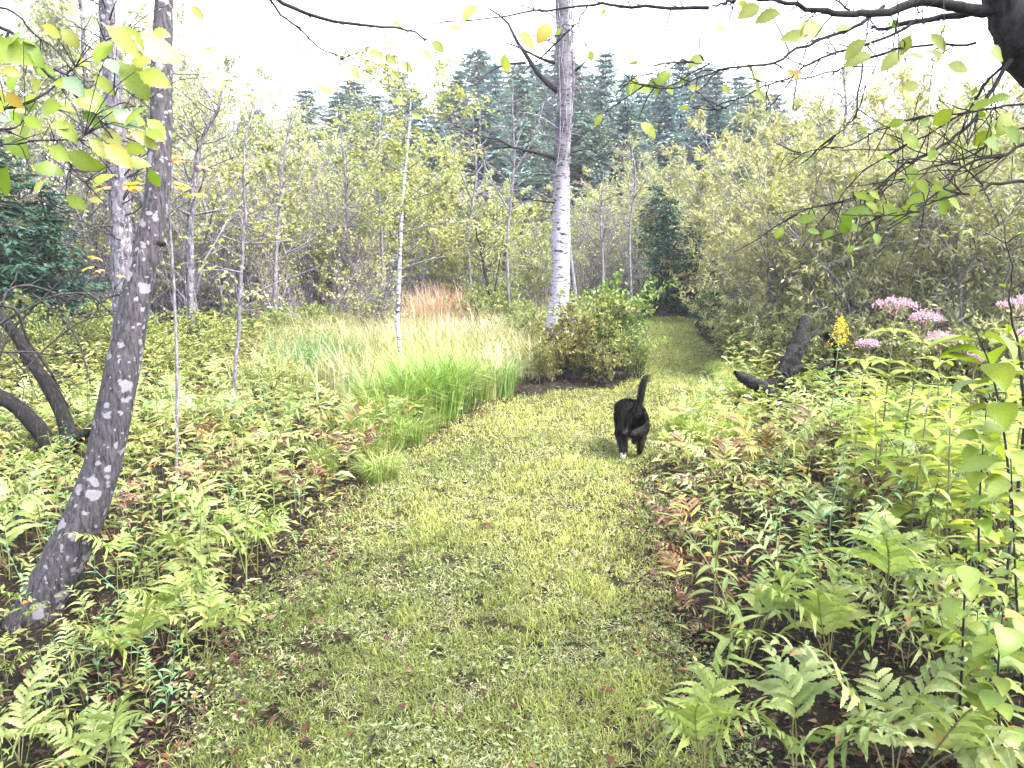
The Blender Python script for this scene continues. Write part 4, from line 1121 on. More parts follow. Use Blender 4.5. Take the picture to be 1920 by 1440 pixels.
# ------------------------------------------------------------------ ferns
def frond_proto(seed, Ls, Lb, a1, npair=9, lmax=0.14, wp=0.027, tintc=((0.13, 0.18, 0.05), (0.29, 0.33, 0.12)), brown=0.0, separate=False):
    """a frond rising from the origin and arching towards +x: a rachis mesh with its pinnae; the pinnae are separate meshes when asked for"""
    g = np.random.default_rng(seed)
    n = 16
    t = np.linspace(0, 1, n)
    ang = g.uniform(.05, .2) + (a1 - .1) * np.clip((t - .25) / .75, 0, 1) ** 1.4
    L = Ls + Lb
    x = np.concatenate([[0], np.cumsum(np.sin(ang[1:]) * L / (n - 1))]); z = np.concatenate([[0], np.cumsum(np.cos(ang[1:]) * L / (n - 1))])
    C = np.stack([x, 0.02 * np.sin(t * 3 + seed), z], 1)
    ra, pins = MB(), []
    sc_ = np.array([0.2, 0.19, 0.08]) if brown < .5 else np.array([.16, .08, .05])
    ra.add(*tube(C, np.linspace(.0032, .0012, n), 5), sc_)
    s0 = Ls / L
    for i in range(npair + 1):
        uu = i / npair
        s = s0 + (1 - s0) * (uu ** .92) * .985; k = s * (n - 1); k0 = min(int(k), n - 2)
        b = C[k0] + (C[k0 + 1] - C[k0]) * (k - k0); T = norm(C[k0 + 1] - C[k0]); side = np.array([0, 1.0, 0]); Nn = np.cross(T, side)
        if Nn[2] < 0: Nn = -Nn
        for sg in ((-1, 1) if i < npair else (0,)):
            ln = lmax * (1 - uu) ** .62 * (.8 + .35 * math.sin(math.pi * min(1, uu * 1.6 + .25))) * g.uniform(.72, 1.15) + .012
            if sg == 0: ln = lmax * .25
            ph = .5 + .45 * uu + g.normal(0, .13)
            if sg and g.random() < .05: continue
            d = norm(side * sg * math.cos(ph) + T * math.sin(ph) if sg else T)
            m = 14 if separate else 8
            q = np.linspace(0, 1, m + 1)
            ww = wp * .8 * (.55 + .6 * np.sin(np.clip(q * 1.05 + .12, 0, 1) * math.pi) ** .7) * (1 - .55 * uu) * np.where(np.arange(m + 1) % 2 == 0, 1.16, .8)
            ww[-1] = .001; ww *= np.clip(1.15 - q ** 4 * .5, .3, 1)
            droop = g.uniform(.0, .75)
            mid = b + d * (q * ln)[:, None] - np.array([0, 0, 1]) * (droop * ln * q ** 2)[:, None] + Nn * (.12 * ln * np.sin(q * math.pi))[:, None]
            wd = np.cross(Nn, d)
            cup = g.uniform(.05, .4)
            le = mid + wd * (ww / 2)[:, None] + Nn * (ww * cup / 2)[:, None]; ri = mid - wd * (ww / 2)[:, None] + Nn * (ww * cup / 2)[:, None]
            V = np.concatenate([mid, le, ri]); j = np.arange(m); M = m + 1
            F = np.concatenate([np.stack([j, j + 1, M + j + 1, M + j], 1), np.stack([2 * M + j, 2 * M + j + 1, j + 1, j], 1)])
            c = mixc(tintc[0], tintc[1], [g.random()])[0] * g.uniform(.85, 1.15)
            Tn = np.tile(c, (len(V), 1))
            if g.random() < brown:
                Tn[:] = np.array([(.13, .065, .04), (.09, .04, .028), (.2, .125, .065), (.25, .185, .07)])[g.integers(0, 4)] * g.uniform(.7, 1.2)
            elif g.random() < .09:
                tipm = np.concatenate([q, q, q]) > .7
                Tn[tipm] = (.26, .14, .06)
            pins.append((V, F, Tn))
    if separate:
        return ra, pins
    for V, F, Tn in pins:
        ra.add(V, F, Tn)
    return ra


FR = [frond_proto(200 + i, R.uniform(.16, .32), R.uniform(.2, .32), R.uniform(.55, 1.5), R.choice([7, 8, 9]), R.uniform(.1, .15), R.uniform(.022, .03)).mesh('fern_frond', M_FERN) for i in range(12)]
FRB = [frond_proto(230 + i, R.uniform(.16, .28), R.uniform(.2, .28), R.uniform(1.2, 2.2), 8, .11, .022, brown=.85).mesh('browned_frond', M_DEAD) for i in range(4)]
FRM = [frond_proto(250 + i, R.uniform(.18, .28), R.uniform(.2, .28), R.uniform(1.0, 1.9), 8, .12, .024, tintc=((.2, .22, .07), (.31, .29, .1)), brown=.3).mesh('yellowed_frond', M_FERN) for i in range(3)]
HERO = [frond_proto(270 + i, R.uniform(.2, .32), R.uniform(.26, .34), R.uniform(.6, 1.5), R.choice([8, 9]), R.uniform(.14, .18), R.uniform(.032, .038), separate=True) for i in range(5)]
HERO_M = [(ra.mesh('hero_rachis', M_FERN, True), [MB().add(*p_).mesh('pinna', M_FERN) for p_ in pins]) for ra, pins in HERO]


def add_frond(root, me, az, tilt, s):
    o = link('frond', me, root)
    o.rotation_euler = (0, tilt, az)
    o.scale = (s, s, s)
    return o


def fern_proto(kind, k):
    root = empty('fern')
    nf = R.choice([3, 4, 4, 5])
    a0 = R.uniform(0, 6.28)
    for i in range(nf):
        src = {'green': FR, 'brown': FRB, 'mixed': FRM}[kind]
        if kind == 'mixed' and R.random() < .4: src = FR
        if kind == 'brown' and R.random() < .2: src = FRM
        o = add_frond(root, R.choice(src), a0 + i * 6.28 / nf + R.uniform(-.5, .5), R.uniform(-.08, .3), R.uniform(.75, 1.1))
        o.location = (R.uniform(-.05, .05), R.uniform(-.05, .05), 0)
    return root


KF = {'green': Kind([fern_proto('green', k) for k in range(14)]), 'brown': Kind([fern_proto('brown', k) for k in range(4)]), 'mixed': Kind([fern_proto('mixed', k) for k in range(5)])}
# hero ferns in the near foreground, each pinna its own piece
hero_spots = [(1560, 1270, 1.0, 'large fern with a broad drooping frond in the right foreground'), (1680, 1500, 1.0, 'pale fern at the bottom edge, nearest in the right corner'), (1500, 1480, .85, 'dark-shaded fern standing upright in the right foreground gap'),
              (1320, 1470, .8, 'fern overhanging the right path edge at the bottom'), (1650, 1180, 1.1, 'fern in front of the pink flowers at right, arching left'), (1400, 1240, .9, 'fern beside the brown leaves at the right path edge'),
              (255, 1290, .72, 'bright yellow-green fern at the foot of the leaning trunk'), (40, 1440, .6, 'fern at the lower left corner below the trunk'), (390, 1260, .75, 'small green fern at the left path edge near the bottom'), (190, 1500, .62, 'broad fern at the bottom edge on the left'),
              (1780, 1330, .9, 'fern behind the broad-leaved sapling at right'), (330, 1190, .62, 'fern just right of the leaning trunk base')]
for k, (px, py, s_, lb) in enumerate(hero_spots):
    g0 = grd(px, py)
    root = empty('fern', (g0[0], g0[1], float(ground_z(g0[0], g0[1])) - .01), R.uniform(0, 6.28))
    nf = 5
    for i in range(nf):
        ra, pins = HERO_M[(k + i) % 5]
        fo_ = add_frond(root, ra, i * 6.28 / nf + R.uniform(-.4, .4), R.uniform(-.05, .3), s_ * R.uniform(.75, 1.12))
        fo_.rotation_euler.x = R.uniform(-.25, .25)
        for pm in pins:
            link('pinna', pm, fo_)
    v = R.uniform(.75, 1.1)
    color_tree(root, (v, v * R.uniform(.97, 1.08), v * R.uniform(.7, 1.1)))
    tag(root, lb, 'fern')
HX = np.array([grd(a, b)[:2] for a, b, _, _ in hero_spots])

cand = []
tries = 0
want = 262


def blocked(x, y):
    return .74 < x < 1.38 and 1.5 < y < 2.75                           # the dark gap in the right foreground


def low_zone(x, y):
    # over low plants the leaning trunk's foot, the bare shrub's stems and the snag stay in view
    return (abs(x + 1.97 * y / 3.0) < .5 and 1.5 < y < 3.02) or (abs(x + .62 * y) < .4 and 4.2 < y < 5.4) or (abs(x - .325 * y) < .3 and 5.0 < y < 7.5)


def fern_label(x, y, sl, word, c, s_):
    tone = 'pale ' if c[1] > 1.08 else 'dark ' if c[1] < .9 else ''
    size = 'tall ' if s_ > 1.0 else 'short ' if s_ < .8 else ''
    if sl:
        if x > path_l(y) - .75: where = 'by the left path edge ' + ('at the bottom' if y < 3.2 else 'halfway to the sedges' if y < 5 else 'before the sedges')
        elif y < 3.4: where = 'round the leaning trunk foot'
        elif x < -.52 * y: where = 'by the bare dark shrub'
        elif y < 5: where = 'between leaning trunk and path'
        else: where = 'near the thin grey sapling'
    else:
        if x < path_r(y) + .5: where = 'by the right path edge ' + ('at the bottom' if y < 3.2 else 'near the cat' if y > 4.4 else 'halfway to the cat')
        elif y > 5.2: where = 'before the dead snag'
        elif y < 2.9: where = 'round the dark gap lower right'
        elif x > .42 * y: where = 'under the pink flowers'
        else: where = 'in the middle of the right bed'
    return (size, tone, word, where)


SAME = {}


def settle_labels(noun):
    """alike plants of one spot are told apart by how near they stand"""
    for (size, tone, word, where), obs in SAME.items():
        obs.sort(key=lambda o: o.location.y)
        for i, o in enumerate(obs):
            base_ = f'{size}{tone}{word} {noun}'
            o['label'] = f'{base_} {where}' if len(obs) == 1 else (f'{ORD[i]} nearest {base_} {where}' if i else f'nearest {base_} {where}')
            o['group'] = f'{word} {noun}s {where}'
    SAME.clear()


spots_ = [(*grd(px, py)[:2], 'brown') for px, py in ((1370, 905), (1420, 900), (1350, 880), (1480, 890), (1530, 885), (1400, 870), (1300, 1040), (1655, 1010), (1445, 985), (1340, 1190), (1270, 1130), (1560, 880), (1310, 960), (1250, 1040))]
spots_ += [(*grd(px, py)[:2], 'brown') for px, py in ((665, 880), (630, 870), (610, 930), (690, 865), (370, 970), (215, 1030), (560, 950), (400, 880))]
spots_ += [(*grd(px, py)[:2], 'mixed') for px, py in ((1450, 905), (1500, 900), (1640, 985), (640, 860), (1350, 930), (1680, 1050), (1290, 900))]
for a, b, k in spots_:
    cand.append((a, b, a < 0, k))
while len(cand) < want and tries < 60000:
    tries += 1
    side_l = R.random() < .47
    y = 1.75 * (8.6 / 1.75) ** (R.random() ** .8)
    if side_l:
        x = path_l(y) - (.24 if y < 4.4 else .12) - 3.6 * R.random() ** 1.15 * min(1, .35 + y / 6)
        if y > 6.0 and x > -2.4: continue
    else:
        if y > 7.0: continue
        x = path_r(y) + (.22 if y < 4.4 else .12) + 2.8 * R.random() ** 1.1 * min(1, .35 + y / 5)
    if abs(x) > y * .72 + .35 or blocked(x, y): continue
    md = .17 + .025 * y
    if any((x - a) ** 2 + (y + .3 - b) ** 2 < .13 for a, b, _, q in cand if q in ('brown', 'mixed')): continue
    if any((x - a) ** 2 + (y - b) ** 2 < md * md for a, b, _, _ in cand): continue
    cand.append((x, y, side_l, None))
for k, (x, y, sl, kind) in enumerate(cand):
    pn = vnoise(x, y, 1.1, 20); r_ = R.random()
    if kind is None:
        kind = 'brown' if r_ < .03 else 'mixed' if r_ < .11 else 'green'
    edge_d = (path_l(y) - x) if sl else (x - path_r(y))
    s_ = R.uniform(.78, 1.12) * (.8 if edge_d < .4 else 1.0) * (1.05 if k < len(spots_) else .8 if kind == 'brown' else 1) * float(np.interp(y, [1.7, 3.4], [.62, 1.0]))
    if low_zone(x, y): s_ *= .62
    v = R.uniform(.7, 1.25)
    c = (v * R.uniform(.85, 1.1), v, v * R.uniform(.6, 1.3))
    word = {'green': 'yellow-green', 'brown': 'withered rust-brown', 'mixed': 'yellowing'}[kind]
    lb = fern_label(x, y, sl, word, c, s_)
    SAME.setdefault(lb, []).append(KF[kind].place(R.randrange(20), (x, y, float(ground_z(x, y)) - .01), R.uniform(0, 6.28), s_, c, 'x', 'fern', 'x'))
settle_labels('fern')
for K in KF.values():
    K.finish()

# ------------------------------------------------------------------ herbs among the ferns
LEAF_LANCE = []
for k in range(3):
    V, F, T = leaf_mesh(1.0, .2 + .04 * k, n=6, tooth=.05, fold=.3, droop=.5 + .3 * k, peak=.38, stalk=.05)
    LEAF_LANCE.append(MB().add(V, F, T))


def merge_leaf(mb, src, pos, direction, up, size, tint):
    V = src.v[0] * size; x = norm(direction); z = norm(np.asarray(up) - x * np.dot(up, x)); y = np.cross(z, x)
    mb.add(V @ np.array([x, y, z]) + pos, src.f[0], src.t[0] * np.asarray(tint))


def herb_proto(seed, h=.55, nl=16, ll=.1, c=((.13, .18, .05), (.24, .28, .09))):
    g = np.random.default_rng(seed)
    root = empty('leafy_herb')
    P = smooth_line([(0, 0, -.01), (g.normal(0, .03), g.normal(0, .03), h * .5), (g.normal(0, .1), g.normal(0, .1), h)], 10)
    link('stem', MB().add(*tube(P, np.linspace(.0035, .0015, 10), 5), np.array([.12, .14, .05])).mesh('herb_stem', M_STEM, True), root)
    mb = MB()
    for i in range(nl):
        s = .2 + .8 * i / nl; k = s * 9; k0 = min(int(k), 8); b = P[k0] + (P[k0 + 1] - P[k0]) * (k - k0)
        az = i * 2.4 + g.normal(0, .2)
        merge_leaf(mb, LEAF_LANCE[i % 3], b, (math.cos(az), math.sin(az), g.uniform(.1, .7)), UP, ll * (1.15 - .6 * s) * g.uniform(.8, 1.2), mixc(c[0], c[1], [g.random()])[0])
    link('leaves', mb.mesh('herb_leaves', M_LEAF), root)
    return root


K_HERB = Kind([herb_proto(300 + i, R.uniform(.4, .7), R.randrange(13, 20), R.uniform(.08, .12)) for i in range(6)])
nh = 0
for tr_ in range(3000):
    if nh >= 250: break
    sl = R.random() < .68
    y = 1.9 * (9.5 / 1.9) ** R.random()
    x = path_l(y) - (.18 if y < 4.4 else .08) - 3.4 * R.random() * min(1, .35 + y / 6) if sl else path_r(y) + .22 + 2.6 * R.random() * min(1, .35 + y / 5)
    if abs(x) > y * .72 + .3 or (sl and y > 6 and x > -2.0): continue
    if blocked(x, y): continue
    v = R.uniform(.75, 1.15); b_ = R.random() < .25
    c = (v * (.7 if b_ else 1), v * (1.05 if b_ else 1), v * (1.5 if b_ else .9)); s_ = R.uniform(.7, 1.15) * (.5 if low_zone(x, y) else 1)
    lb = fern_label(x, y, sl, 'bluish-green' if b_ else 'light green', c, s_)
    SAME.setdefault(lb, []).append(K_HERB.place(R.randrange(6), (x, y, float(ground_z(x, y))), R.uniform(0, 6.28), s_, c, 'x', 'plant', 'x'))
    nh += 1
settle_labels('herb')
K_HERB.finish()

# low ground cover filling the beds beyond the individual ferns
mb = MB()
n = 60000
x = rng.uniform(-8, 6.5, n); y = 1.6 * (12.5 / 1.6) ** (rng.random(n) ** .6)
pl_, pr_ = path_l(y), path_r(y)
keep = ((x < pl_ - .12) | (x > pr_ + .12)) & (np.abs(x) < y * .75 + .5)
keep &= ~((y > 7.2) & (x > -2.2) & (x < pl_))
keep &= rng.random(n) < np.clip(.3 + (y - 2) * .18, .3, 1)
keep &= ~((x > .85) & (x < 1.5) & (y < 2.6))
x, y = x[keep], y[keep]; n = len(x)
hz = (.08 + .3 * rng.random(n) ** 1.2) * np.clip(y / 7, .25, 1.25) * (.6 + .7 * vnoise(x, y, .9, 30))
P = np.stack([x, y, ground_z(x, y) + hz], 1)
az = rng.uniform(0, 6.28, n)
V, F = leaf_cards(P, np.stack([np.cos(az), np.sin(az), rng.uniform(-.4, .5, n)], 1), UP + rng.normal(0, .35, (n, 3)), rng.uniform(.05, .12, n) * np.clip(y / 5, .35, 1), rng.uniform(.015, .04, n) * np.clip(y / 5, .4, 1), .25)
c = mixc((.12, .15, .045), (.29, .3, .1), rng.random(n)) * rng.uniform(.7, 1.15, (n, 1))
br = rng.random(n) < .05
c[br] = mixc((.22, .1, .05), (.4, .26, .08), rng.random(br.sum()))
mb.add(V, F, rep(c, 4))
n = 5000
k = rng.integers(0, len(x), n)
P = np.stack([x[k], y[k], ground_z(x[k], y[k])], 1)
V, F = blades(P, rng.uniform(0, .35, n), rng.uniform(0, 6.28, n), hz[k] * 1.05, rng.uniform(.002, .004, n), .3)
mb.add(V, F, rep(mixc((.1, .1, .04), (.2, .18, .09), rng.random(n)), 5))
tag(link('undergrowth', mb.mesh('undergrowth', M_LEAF)), 'mixed low green undergrowth between the ferns', 'undergrowth', kind='stuff')

# ------------------------------------------------------------------ meadow and tall grass
mb = MB()
n = 46000
y = 7.6 + 9.0 * rng.random(n); x = rng.uniform(-6.5, 2.2, n)
lim = path_l(y) - .15
keep = (x < lim) & (x > -2.9 - .15 * (y - 7.6) * (1 + vnoise(x, y, .6, 1)) * 0.9 + .3 * vnoise(x, y, 1.2, 2)) & ~((y < 8.6) & (x > -.1) & (x > -.3))
keep &= ~((y < 9.6) & (x > .5))
x, y = x[keep], y[keep]; n = len(x)
P = np.stack([x, y, ground_z(x, y)], 1)
g1 = vnoise(x, y, .7, 40); g2 = vnoise(x, y, 2.4, 41)
c = mixc((.22, .26, .08), (.42, .4, .26), np.clip(g1 * 1.3 + g2 * .7 - .6 + (y - 9) * .05, 0, 1)) * rng.uniform(.5, 1.15, (n, 1))
pk = (np.abs(x - gx(835, 14.2)[0]) < .62 + .3 * g2) & (np.abs(y - 14.0) < .9)
V, F = blades(P, rng.uniform(0, .35, n), rng.uniform(0, 6.28, n), rng.uniform(.3, .65, n) * (.65 + .6 * g2) * np.where(pk, .6, 1), rng.uniform(.006, .011, n), .7)
mb.add(V, F, rep(c, 5))
kk = rng.integers(0, n, 3500)
V, F = blades(P[kk], rng.uniform(0, .5, 3500), rng.uniform(0, 6.28, 3500), rng.uniform(.45, .95, 3500), rng.uniform(.004, .008, 3500), rng.uniform(.2, 1.6, (3500, 1)))
mb.add(V, F, rep(mixc((.13, .12, .05), (.34, .28, .15), rng.random(3500)), 5))
tag(link('meadow_grass', mb.mesh('meadow_grass', M_GRASS)), 'pale tall meadow grass behind the green sedges', 'grass', kind='stuff')
mb = MB()
n = 3600
x = gx(838, 14.2)[0] + rng.uniform(-.75, .75, n) + rng.normal(0, .15, n); y = 13.6 + rng.normal(0, .4, n)
V, F = blades(np.stack([x, y, ground_z(x, y)], 1), rng.uniform(0, .4, n), rng.uniform(0, 6.28, n), rng.uniform(.25, 1.0, n) * (.7 + .5 * vnoise(x, y, 3, 8)) * np.exp(-((x - gx(838, 14.2)[0]) / 1.1) ** 4), rng.uniform(.007, .013, n), .5)
mb.add(V, F, rep(mixc((.42, .27, .17), (.46, .31, .28), rng.random(n)) * rng.uniform(.6, 1.1, (n, 1)), 5))
tag(link('pink_grass', mb.mesh('pink_grass', M_GRASS)), 'patch of pinkish orange grass at the back of the meadow', 'grass', kind='stuff')


def tussock_proto(seed, n=300, h=.62, c=((.07, .15, .03), (.22, .31, .08)), r=.19):
    g = np.random.default_rng(seed)
    a = g.uniform(0, 6.28, n); q = r * np.sqrt(g.random(n))
    P = np.stack([np.cos(a) * q, np.sin(a) * q, np.full(n, -.01)], 1)
    V, F = blades(P, g.uniform(.0, .35, n), a + g.normal(0, .8, n), h * g.uniform(.55, 1.1, n), g.uniform(.006, .011, n), g.uniform(.4, 1.5, (n, 1)))
    o = link('sedge_tussock', MB().add(V, F, rep(np.where(g.random((n, 1)) < .08, [[.36, .32, .16]], mixc(c[0], c[1], g.random(n))) * g.uniform(.65, 1.25, (n, 1)), 5)).mesh('sedge_tussock', M_GRASS))
    return o


K_TUS = Kind([tussock_proto(400 + i) for i in range(4)])
tus = []
for i in range(30):
    t_ = i / 29
    y = 5.9 + 1.75 * t_ + R.uniform(-.15, .3); x = float(path_l(y)) - .28 - R.uniform(0, .55) + .12 * math.sin(i)
    v = R.uniform(.8, 1.2)
    tus.append(K_TUS.place(i, (x, y, float(ground_z(x, y))), R.uniform(0, 6.28), R.uniform(.6, 1.1) * (.7 + .45 * math.sin(t_ * 2.6)), (v * R.uniform(.85, 1.3), v, v * R.uniform(.7, 1.1)), 'x', 'sedge', 'sedges along the left path edge'))
ordinal(tus, '{} from the left of the bright green sedge tussocks edging the path')
tr_ = []
for i in range(20):
    y = 5.7 + 3.6 * i / 19; x = float(path_r(y)) + R.uniform(-.1, .6)
    v = R.uniform(1.0, 1.4)
    tr_.append(K_TUS.place(i, (x, y, float(ground_z(x, y))), R.uniform(0, 6.28), R.uniform(.35, .6), (v * 1.3, v * 1.1, v), 'x', 'grass tuft', 'grass tufts right of the path'))
ordinal(tr_, '{} nearest of the light green grass tufts right of the path', key=lambda q: q.location.y)
tl_ = []
for i in range(9):
    y = 4.9 + 1.3 * i / 8; x = float(path_l(y)) - R.uniform(-.06, .5)
    tl_.append(K_TUS.place(i, (x, y, float(ground_z(x, y))), R.uniform(0, 6.28), R.uniform(.3, .7), (1.15, 1.0, 1.0), 'x', 'grass tuft', 'grass tufts left of the path', sz=R.uniform(.35, .6)))
ordinal(tl_, '{} nearest of the short grass tufts at the left path edge', key=lambda q: q.location.y)
tb_ = []
for i, px in enumerate((560, 600, 545, 640, 585)):
    tb_.append(K_TUS.place(i, gpt(px, 8.6 + .3 * i, 0), i, .9, (.75, 1.0, 1.8), 'x', 'grass clump', 'bluish grass clumps in the meadow'))
ordinal(tb_, '{} nearest of the pale bluish-green grass clumps left of the white sapling', key=lambda q: q.location.y)
K_TUS.finish()


# ------------------------------------------------------------------ flowering plants right of the path
def whorled_plant(px, py_base, Y, h, lean, seed, label, flower, fsize=.07, nwh=5, nleaf=5, ll=.15):
    g = np.random.default_rng(seed)
    b = np.array([*gx(px, Y), 0.0]); b[2] = float(ground_z(b[0], b[1]))
    root = empty('joe_pye_plant', b)
    P = smooth_line([(0, 0, -.01), (lean * .4, 0, h * .5), (lean, g.normal(0, .03), h)], 14)
    link('stem', MB().add(*tube(P, np.linspace(.006, .003, 14), 6), np.array([.16, .15, .09])).mesh('plant_stem', M_STEM, True), root)
    for w in range(nwh):
        s = .35 + .6 * w / max(1, nwh - 1); q = P[int(s * 13)]
        for i in range(nleaf):
            az = i * 6.28 / nleaf + w * .6 + g.normal(0, .1)
            put_leaf(root, q, (math.cos(az), math.sin(az), g.uniform(.15, .5)), UP, ll * (1.2 - .55 * s) * g.uniform(.85, 1.1), (.19 * g.uniform(.9, 1.2), .25, .03), LANCE_M)
    if flower:
        mb = MB()
        n = 340
        a = g.uniform(0, 6.28, n); r = fsize * np.sqrt(g.random(n))
        c0_ = np.stack([np.cos(a) * r * 1.25, np.sin(a) * r * 1.25, .05 + .4 * fsize * (1 - (r / fsize) ** 2) + g.normal(0, .008, n)], 1) + P[-1]
        V, F = leaf_cards(c0_, g.normal(0, .6, (n, 3)) + [0, 0, .9], g.normal(0, 1, (n, 3)), g.uniform(.01, .02, n), g.uniform(.005, .009, n))
        mb.add(V, F, rep(mixc((.3, .17, .22), (.48, .36, .42), g.random(n)), 4))
        for i in range(12):
            mb.add(*tube(np.array([P[-1], c0_[i]]), np.array([.002, .001]), 3), np.array([.25, .15, .15]))
        tag(link('flower_head', mb.mesh('flower_head', M_FLOWER), root), kind='stuff')
    return tag(root, label, 'plant')


LANCE_M = [MB().add(*leaf_mesh(1.0, .26 + .05 * k, n=8, tooth=.07, fold=.25, droop=.5 + .25 * k, peak=.4, stalk=.05)).mesh('lance_leaf', M_LEAF, True) for k in range(3)]
for px, Y, h, ln, lb, fl, fs in [(1640, 4.3, 1.14, .02, 'tall joe-pye plant with a broad dusty pink flower head, leftmost of the tall pair', 1, .1), (1678, 4.25, 1.08, .05, 'tall joe-pye plant with pink heads close right of the broadest one', 1, .07), (1735, 4.1, .97, .02, 'joe-pye plant with a small bright pink head, lower than its neighbours', 1, .07),
                                 (1850, 3.9, 1.16, .03, 'joe-pye plant with a deep pink head beside the dark sapling', 1, .08), (1800, 3.7, .93, -.03, 'joe-pye plant with a barely open flower behind a round leaf', 1, .03), (1880, 3.6, 1.05, .02, 'joe-pye plant with a faint pink head nearest the right edge', 1, .06),
                                 (1600, 4.9, .85, .0, 'joe-pye plant with a faded pink head between goldenrod and the tall pair', 1, .06), (1700, 3.6, .85, .05, 'flowerless tall plant with whorled lime leaves below the pink heads', 0, 0), (1770, 3.4, .8, -.05, 'flowerless whorled plant in front of the round lime leaf', 0, 0),
                                 (1640, 3.9, .8, -.06, 'flowerless whorled plant leaning left below the pink heads', 0, 0), (1840, 3.2, .8, .0, 'flowerless whorled plant at the right edge', 0, 0)]:
    whorled_plant(px, 0, Y, h, ln, int(px), lb, fl, fs, nwh=6, ll=.22)

# goldenrod
b = np.array([*gx(1552, 5.2), 0.0])
gr = empty('goldenrod_plant', b)
P = smooth_line([(0, 0, -.01), (.0, 0, .5), (.02, 0, 1.02)], 16)
link('stem', MB().add(*tube(P, np.linspace(.005, .002, 16), 6), np.array([.14, .15, .06])).mesh('plant_stem', M_STEM, True), gr)
for i in range(26):
    s = .3 + .55 * i / 26
    put_leaf(gr, P[int(s * 15)], (math.cos(i * 2.4), math.sin(i * 2.4), .35), UP, .13 * (1.1 - .5 * s), (.13, .22, .08), LANCE_M)
mb = MB(); n = 300
az = rng.choice(np.linspace(0, 6.28, 10)[:9], n) + rng.normal(0, .12, n); zz = rng.random(n); r = .1 * (1 - zz) ** .7 * rng.random(n) + .004
Pf = np.stack([np.cos(az) * r + .02, np.sin(az) * r, .87 + .17 * zz - r * .5], 1)
V, F = leaf_cards(Pf, rng.normal(0, .5, (n, 3)) + [0, 0, .5], rng.normal(0, 1, (n, 3)), rng.uniform(.01, .02, n), rng.uniform(.006, .01, n))
mb.add(V, F, rep(mixc((.5, .38, .02), (.6, .5, .06), rng.random(n)), 4))
tag(link('flower_head', mb.mesh('goldenrod_head', M_FLOWER), gr), kind='stuff')
tag(gr, 'yellow goldenrod plume standing beside the leaning dead snag', 'plant')

# broad-leaved saplings in the right corner
LEAF_OV = [MB().add(*leaf_mesh(1.0, .62 + .06 * k, n=9, tooth=.03, fold=.22 + .1 * k, droop=.5 + .3 * k, peak=.38, stalk=.16, wav=.03)).mesh('ovate_leaf', M_LEAF, True) for k in range(4)]


def broad_sapling(pts, Y, label, nleaf, size, seed, col_=((.15, .22, .05), (.24, .28, .06))):
    g = np.random.default_rng(seed)
    P = px_line(pts, [Y] * len(pts), 22)
    base = P[0].copy(); base[2] = float(ground_z(base[0], base[1])); P[0] = base
    root = empty('broadleaf_sapling', base)
    link('stem', MB().add(*tube(P - base, np.linspace(.0055, .0018, 22), 6)).mesh('sapling_stem', M_TWIG_DARK, True), root)
    for i in range(nleaf):
        s = .22 + .78 * i / nleaf; k = s * 21; k0 = min(int(k), 20); b = P[k0] + (P[k0 + 1] - P[k0]) * (k - k0) - base
        az = i * 2.5 + g.normal(0, .4)
        d = np.array([math.cos(az), math.sin(az), g.uniform(-.3, .35)])
        c = mixc(col_[0], col_[1], [g.random()])[0]
        if g.random() < .04: c = np.array([.4, .22, .05])
        put_leaf(root, b, d, UP + g.normal(0, .25, 3), size * g.uniform(.7, 1.2), c, LEAF_OV)
    return tag(root, label, 'sapling')


broad_sapling([(1790, 1520), (1795, 1400), (1802, 1280), (1808, 1130), (1812, 1040)], 2.0, 'broad-leaved sapling with ovate leaves standing nearest the right foreground gap', 34, .085, 1)
broad_sapling([(1890, 1560), (1880, 1420), (1870, 1290), (1880, 1150)], 1.9, 'broad-leaved sapling in the lower right corner', 34, .09, 2)
broad_sapling([(1930, 1400), (1915, 1250), (1905, 1100), (1900, 980), (1895, 860)], 2.3, 'taller broad-leaved sapling at the right edge', 38, .08, 3)
broad_sapling([(1840, 1150), (1835, 1010), (1840, 880), (1850, 760)], 2.9, 'broad-leaved sapling below the round lime leaf', 34, .085, 4, (LIME[2], LIME[1]))
broad_sapling([(1730, 1060), (1735, 980), (1760, 900)], 3.2, 'small broad-leaved sapling among the right-hand ferns', 16, .07, 5)
broad_sapling([(1900, 1000), (1885, 830), (1860, 700), (1830, 620)], 2.7, 'sapling with large round lime leaves in front of the pink flowers', 18, .14, 6, (LIME[0], LIME[1]))
broad_sapling([(225, 1420), (222, 1370), (220, 1310)], 2.35, 'small round-leaved seedling by the path at lower left', 8, .07, 7, ((.14, .22, .1), (.2, .26, .12)))


